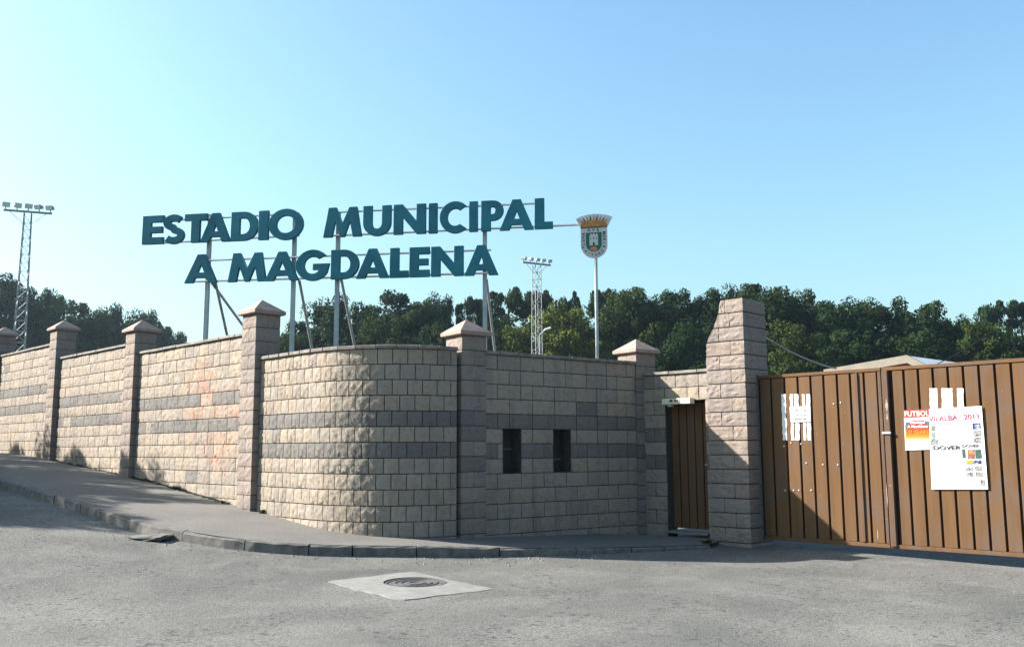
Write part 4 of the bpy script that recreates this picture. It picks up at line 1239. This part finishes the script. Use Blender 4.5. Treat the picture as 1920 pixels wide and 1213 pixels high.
def tree(name, label, cat, x, ytop, D, width_px, kind, mat, i, group=None, rz=None, ybase=None):
    """tree whose top shows at photo point (x, ytop) when it stands D metres away"""
    top = at_y(x, ytop, D); g = G(top[0], top[1]); h = top[2] - g
    w = width_px / FPX * D
    uw = {'broad': 7.6, 'pine': 4.8, 'shrub': 7.6, 'cypress': 2.4}[kind]
    cr, tr = variant(kind, mat, i)
    co = np.empty(len(cr.vertices) * 3); cr.vertices.foreach_get('co', co); uh = float(np.percentile(co[2::3], 99.7))
    t = thing(name, label, cat, (top[0], top[1], g), rng.uniform(0, 6.28) if rz is None else rz, group)
    t.scale = (w / uw, w / uw, h / uh)
    put(cr, t, (0, 0, 0), 0, 'crown'); put(tr, t, (0, 0, 0), 0, 'trunk')
    return t
TG = 'trees behind the stadium wall'
TREES = [
 # left hill
 ('broadleaf_tree', 'tall dark tree at the left edge behind the floodlight mast', 8, 528, 84, 150, 'broad', LEAF_D, 0),
 ('broadleaf_tree', 'dark tree with a paler rounded top just right of the left floodlight mast', 80, 545, 88, 90, 'broad', LEAF_M, 1),
 ('pine_tree', 'slim dark conifer tip between two round crowns, above the second pillar from the left', 109, 556, 92, 40, 'pine', LEAF_D, 0),
 ('broadleaf_tree', 'round bushy crown between the two small capped pillars on the sunlit wall', 160, 572, 95, 112, 'broad', LEAF_M, 2),
 ('broadleaf_tree', 'dark round tree directly above the pillar left of the graffiti', 215, 580, 104, 100, 'broad', LEAF_D, 1),
 ('broadleaf_tree', 'tree on the ridge just right of the pillar left of the graffiti', 268, 589, 112, 90, 'broad', LEAF_M, 0),
 ('broadleaf_tree', 'last small tree where the left ridge falls behind the sunlit wall', 318, 615, 118, 80, 'broad', LEAF_D, 2),
 # centre
 ('broadleaf_tree', 'round dark crown behind the third sign post', 634, 564, 80, 130, 'broad', LEAF_D, 1),
 ('broadleaf_tree', 'lower tree sloping down between the corner pillar and the second sign post', 570, 606, 82, 100, 'broad', LEAF_M, 2),
 ('shrub', 'low green bush showing just right of the corner pillar', 535, 628, 78, 60, 'shrub', LEAF_M, 0),
 ('broadleaf_tree', 'small tree in the dip right of the third sign post', 690, 574, 86, 70, 'broad', LEAF_M, 0),
 ('broadleaf_tree', 'broad dark tree under the letters DALE', 752, 555, 82, 150, 'broad', LEAF_D, 2),
 ('broadleaf_tree', 'dark crown under the last letters ENA, left of the capped pillar', 808, 560, 84, 90, 'broad', LEAF_D, 0),
 ('pine_tree', 'thin ragged pine with sky showing through, over the pillar beside the slot wall', 846, 566, 88, 60, 'pine', LEAF_D, 1),
 ('pine_tree', 'ragged dark pine just left of the fourth sign post', 893, 560, 90, 70, 'pine', LEAF_D, 0),
 ('pine_tree', 'tallest dark pine right of the fourth sign post', 950, 540, 92, 105, 'pine', LEAF_D, 1),
 ('pine_tree', 'dark pine close behind the smaller floodlight mast', 1012, 546, 94, 80, 'pine', LEAF_D, 0),
 ('pine_tree', 'dark pine peak over the bright green tree', 1070, 552, 96, 60, 'pine', LEAF_D, 1),
 ('pine_tree', 'pointed dark pine just behind the crest pole', 1130, 544, 96, 66, 'pine', LEAF_D, 0),
 ('broadleaf_tree', 'bright yellow green tree between small floodlight mast and crest pole', 1062, 576, 79, 145, 'broad', LEAF_B, 1),
 ('shrub', 'pale green bush left of the small floodlight mast', 975, 612, 80, 90, 'shrub', LEAF_B, 0),
 ('shrub', 'dark bush below the tallest pine, beside the capped pillar', 925, 600, 81, 90, 'shrub', LEAF_D, 1),
 ('broadleaf_tree', 'big rounded olive tree right of the crest pole', 1190, 543, 80, 130, 'broad', LEAF_M, 0),
 ('shrub', 'bush under the crest between the pole and the smallest capped pillar', 1135, 612, 79, 100, 'shrub', LEAF_M, 1),
 ('broadleaf_tree', 'dark tree behind the smallest capped pillar', 1255, 553, 83, 110, 'broad', LEAF_D, 2),
 ('broadleaf_tree', 'dark tree above the brown door', 1318, 546, 82, 120, 'broad', LEAF_D, 1),
 ('broadleaf_tree', 'tall dark tree hugging the left of the tall gate pillar', 1372, 545, 84, 110, 'broad', LEAF_D, 0),
 ('broadleaf_tree', 'tallest dark tree right behind the tall gate pillar', 1432, 535, 80, 140, 'broad', LEAF_D, 2),
 ('broadleaf_tree', 'dark tree with a pointed top right of the tall gate pillar', 1492, 546, 82, 110, 'broad', LEAF_M, 1),
 ('broadleaf_tree', 'dense tree over the left gate leaf', 1558, 566, 78, 130, 'broad', LEAF_D, 0),
 ('broadleaf_tree', 'dense dark tree above the gable of the house', 1640, 567, 80, 130, 'broad', LEAF_D, 1),
 ('broadleaf_tree', 'dark tree right of the house gable, above the posters', 1725, 572, 79, 125, 'broad', LEAF_D, 2),
 ('broadleaf_tree', 'dark sloping crown left of the gap of sky near the right edge', 1778, 598, 78, 90, 'broad', LEAF_D, 0),
 ('pine_tree', 'open dark pine right of the gap of sky near the right edge', 1852, 568, 96, 90, 'pine', LEAF_D, 1),
 ('pine_tree', 'open dark pine cut by the right edge of the picture', 1915, 566, 97, 90, 'pine', LEAF_D, 0),
 ('shrub', 'olive green bush over the right gate leaf near the right edge', 1842, 606, 74, 120, 'shrub', LEAF_M, 0),
 ('shrub', 'low dark bush at the right edge over the gate', 1915, 640, 74, 90, 'shrub', LEAF_D, 1),
 ('shrub', 'olive bush right beside the tall gate pillar, over the gate top', 1490, 606, 70, 130, 'shrub', LEAF_M, 1),
 ('shrub', 'lower dark green bush filling the gap left of the tall gate pillar', 1290, 610, 76, 130, 'shrub', LEAF_D, 0),
 ('shrub', 'olive bush at the wall top below the letters DALE', 720, 606, 76, 110, 'shrub', LEAF_M, 1),
 ('shrub', 'dark bush at the wall top left of the capped pillar beside the slot wall', 815, 612, 77, 110, 'shrub', LEAF_D, 0),
 ('shrub', 'dark bush over the gate below the dense trees', 1600, 620, 74, 140, 'shrub', LEAF_D, 1),
 ('shrub', 'dark bush right of the house roof over the gate', 1730, 625, 73, 140, 'shrub', LEAF_D, 0),
]
for (nm, lb_, x, y, D, w, kd, mt, i) in TREES:
    tree(nm, lb_, 'tree' if nm != 'shrub' else 'bush', x, y, D, w * 1.3, kd, mt, i, TG if nm != 'shrub' else 'bushes behind the stadium wall')
# far wood closing the gaps
rw = random.Random(77); cl = []
for k in range(520):
    x = rw.uniform(-75, 75); 
    px = 960 + FPX * x / 122
    topz = float(np.interp(px, [-100, 60, 130, 330, 380, 500, 580, 700, 900, 1350, 1450, 1740, 1800, 1900], [20, 20, 16.5, 13.5, 4, 4, 12, 17, 18.5, 18.5, 19, 17.5, 14, 16]))
    cl.append(((x, 122 + rw.uniform(-3, 3), topz * (.12 + .88 * rw.random() ** .6)), rw.uniform(1.2, 2.2)))
fw = link('far_woodland', leaves_mesh(cl, 90, .38, 5, LEAF_D)); tag(fw, 'dark mass of woodland far behind the trees', kind='stuff')

# trees across the street beyond the left edge, whose shade falls on the road and pavement
SH = np.array([S.x, S.y, 0.0]); SH /= np.linalg.norm(SH)
for k, (px_, py_, dist, dz, w, kd, lab) in enumerate(((410, 940, 8.0, -.45, 1.9, 'shrub', 'end bush of the row across the street, nearest the camera'), (330, 930, 8.2, -.05, 2.4, 'shrub', 'second bush from the near end of the row across the street'),
        (265, 915, 8.6, .25, 2.0, 'cypress', 'nearest slim cypress rising from the bushes across the street'), (215, 900, 8.8, -.05, 2.9, 'shrub', 'middle bush of the row across the street'),
        (150, 885, 9.2, .45, 2.2, 'cypress', 'middle slim cypress rising from the bushes across the street'), (105, 870, 9.6, .0, 3.2, 'shrub', 'fourth bush of the row across the street'), (40, 860, 10.2, .2, 2.4, 'cypress', 'farthest slim cypress in the row across the street'), (-10, 850, 10.6, -.2, 3.6, 'shrub', 'far end bush of the row across the street'))):
    wp = on_plane(px_, py_, P3c + off, nL)
    q = wp + SH * dist; g = G(q[0], q[1]); top = G(wp[0], wp[1]) + .12 + dz + dist * math.tan(SUN_EL); h = top - g
    cr, tr = variant(kd, LEAF_D, k % 2)
    t = thing('cypress_tree' if kd == 'cypress' else 'shrub', lab, 'tree' if kd == 'cypress' else 'bush', (q[0], q[1], g), k * 1.3, 'cypresses and bushes across the street')
    u_ = {'shrub': (7.6, 9.6), 'cypress': (2.4, 10.0)}[kd]
    t.scale = (w / u_[0], w / u_[0], h / u_[1]); put(cr, t, (0, 0, 0), 0, 'crown'); put(tr, t, (0, 0, 0), 0, 'trunk')

for k, (px_, py_, dist, w, lab) in enumerate(((205, 982, 9.5, 2.7, 'bush beside the street beyond the left edge, nearest the camera of all'), (335, 958, 9.0, 2.7, 'second nearest bush beside the street beyond the left edge'), (70, 965, 9.0, 3.4, 'third nearest bush beside the street, thick to the ground'))):
    wp = on_ground(px_, py_); q = wp + SH * dist; g = G(q[0], q[1]); h = wp[2] + dist * math.tan(SUN_EL) - g
    cr, tr = variant('shrub', LEAF_D, k % 2)
    t = thing('shrub', lab, 'bush', (q[0], q[1], g), k * 2.1, 'cypresses and bushes across the street')
    t.scale = (w / 7.6, w / 7.6, h / 9.0); put(cr, t, (0, 0, 0), 0, 'crown'); put(tr, t, (0, 0, 0), 0, 'trunk')

# weeds at the wall foot and kerb
WEED = leaf_mat('weed leaves', (0.10, 0.09, 0.03)); FLOW = plain('yellow flower', (0.7, 0.5, 0.03), .7)
def weed(label, x, y, lift_, h, n, seed, flower=False):
    p = on_ground(x, y, lift_); r = random.Random(seed)
    t = thing('weed', label, 'weed', tuple(p)); V = []; F = []
    for k in range(n):
        a = r.uniform(0, 6.28); l_ = h * r.uniform(.5, 1); w = .008 + .006 * r.random(); o = Vector((r.uniform(-.05, .05), r.uniform(-.03, .03), 0))
        d = Vector((math.cos(a), math.sin(a), 0)); s_ = Vector((-d.y, d.x, 0)) * w
        b = len(V); m1 = o + d * l_ * .35 + Vector((0, 0, l_ * .6)); e = o + d * l_ * .8 + Vector((0, 0, l_ * .75))
        V += [o - s_, o + s_, m1 + s_ * 1.3, m1 - s_ * 1.3, e]; F += [(b, b + 1, b + 2, b + 3), (b + 3, b + 2, b + 4)]
    mesh_obj('leaves', V, F, WEED, t)
    if flower:
        m = MB()
        for k in range(5):
            q = (r.uniform(-.05, .05), r.uniform(-.03, .03), h * r.uniform(.6, 1)); m.tube(q, (q[0], q[1], q[2] + .012), .014, .018, 6)
        m.build('flower', FLOW, t)
# moss and low grass along the foot of the left wall
rg = random.Random(23); V = []; Fq = []
for (pa, pb, n_) in ((P1c, P2c, 900), (P2c, P3c - dL * .7, 1900)):
    for k in range(n_):
        q = pa + off + (pb - pa) * rg.random() + nL * abs(rg.gauss(0, .045)); z = G(q[0], q[1]) + .118; a = rg.uniform(0, 6.28); h = rg.uniform(.015, .075) * (.4 + .6 * noise.noise((q[0] * 2.2, q[1] * 2.2, 1)) ** 2 * 3)
        w_ = Vector((math.cos(a), math.sin(a), 0)) * .007; b0 = len(V); c_ = Vector((q[0], q[1], z)); e = c_ + Vector((rg.uniform(-.03, .03), rg.uniform(-.03, .03), h))
        V += [c_ - w_, c_ + w_, e]; Fq.append((b0, b0 + 1, b0 + 2))
tag(mesh_obj('grass', V, Fq, LEAF_M), kind='stuff')
weed('small weed with yellow flowers at the foot of the shaded kerb', 640, 1040, 0, .09, 24, 1, True)
weed('dry weed tuft at the foot of the corner pillar', 446, 945, .125, .14, 34, 2)
weed('low weed right of the corner pillar foot', 492, 962, .125, .08, 22, 3)
weed('tiny weed at the foot of the curved wall', 560, 978, .125, .06, 18, 4)
weed('weed sprouting at the base of the tall gate pillar', 1325, 1022, .03, .12, 26, 5)

# ------------------------------------------------------------------ thin haze over the place
hm = bpy.data.materials.new('thin summer haze'); hm.use_nodes = True
hn = hm.node_tree.nodes; hn.remove(hn['Principled BSDF'])
pv = hn.new('ShaderNodeVolumePrincipled'); pv.inputs['Color'].default_value = (0.62, 0.82, 1.0, 1); pv.inputs['Density'].default_value = 0.00028
pv.inputs['Anisotropy'].default_value = 0.55
hm.node_tree.links.new(pv.outputs[0], hn['Material Output'].inputs['Volume'])
m = MB(); m.box(-1250, 1250, -1250, 1250, -1.0, 24.0)
hz = m.build('haze', hm); tag(hz, kind='stuff')
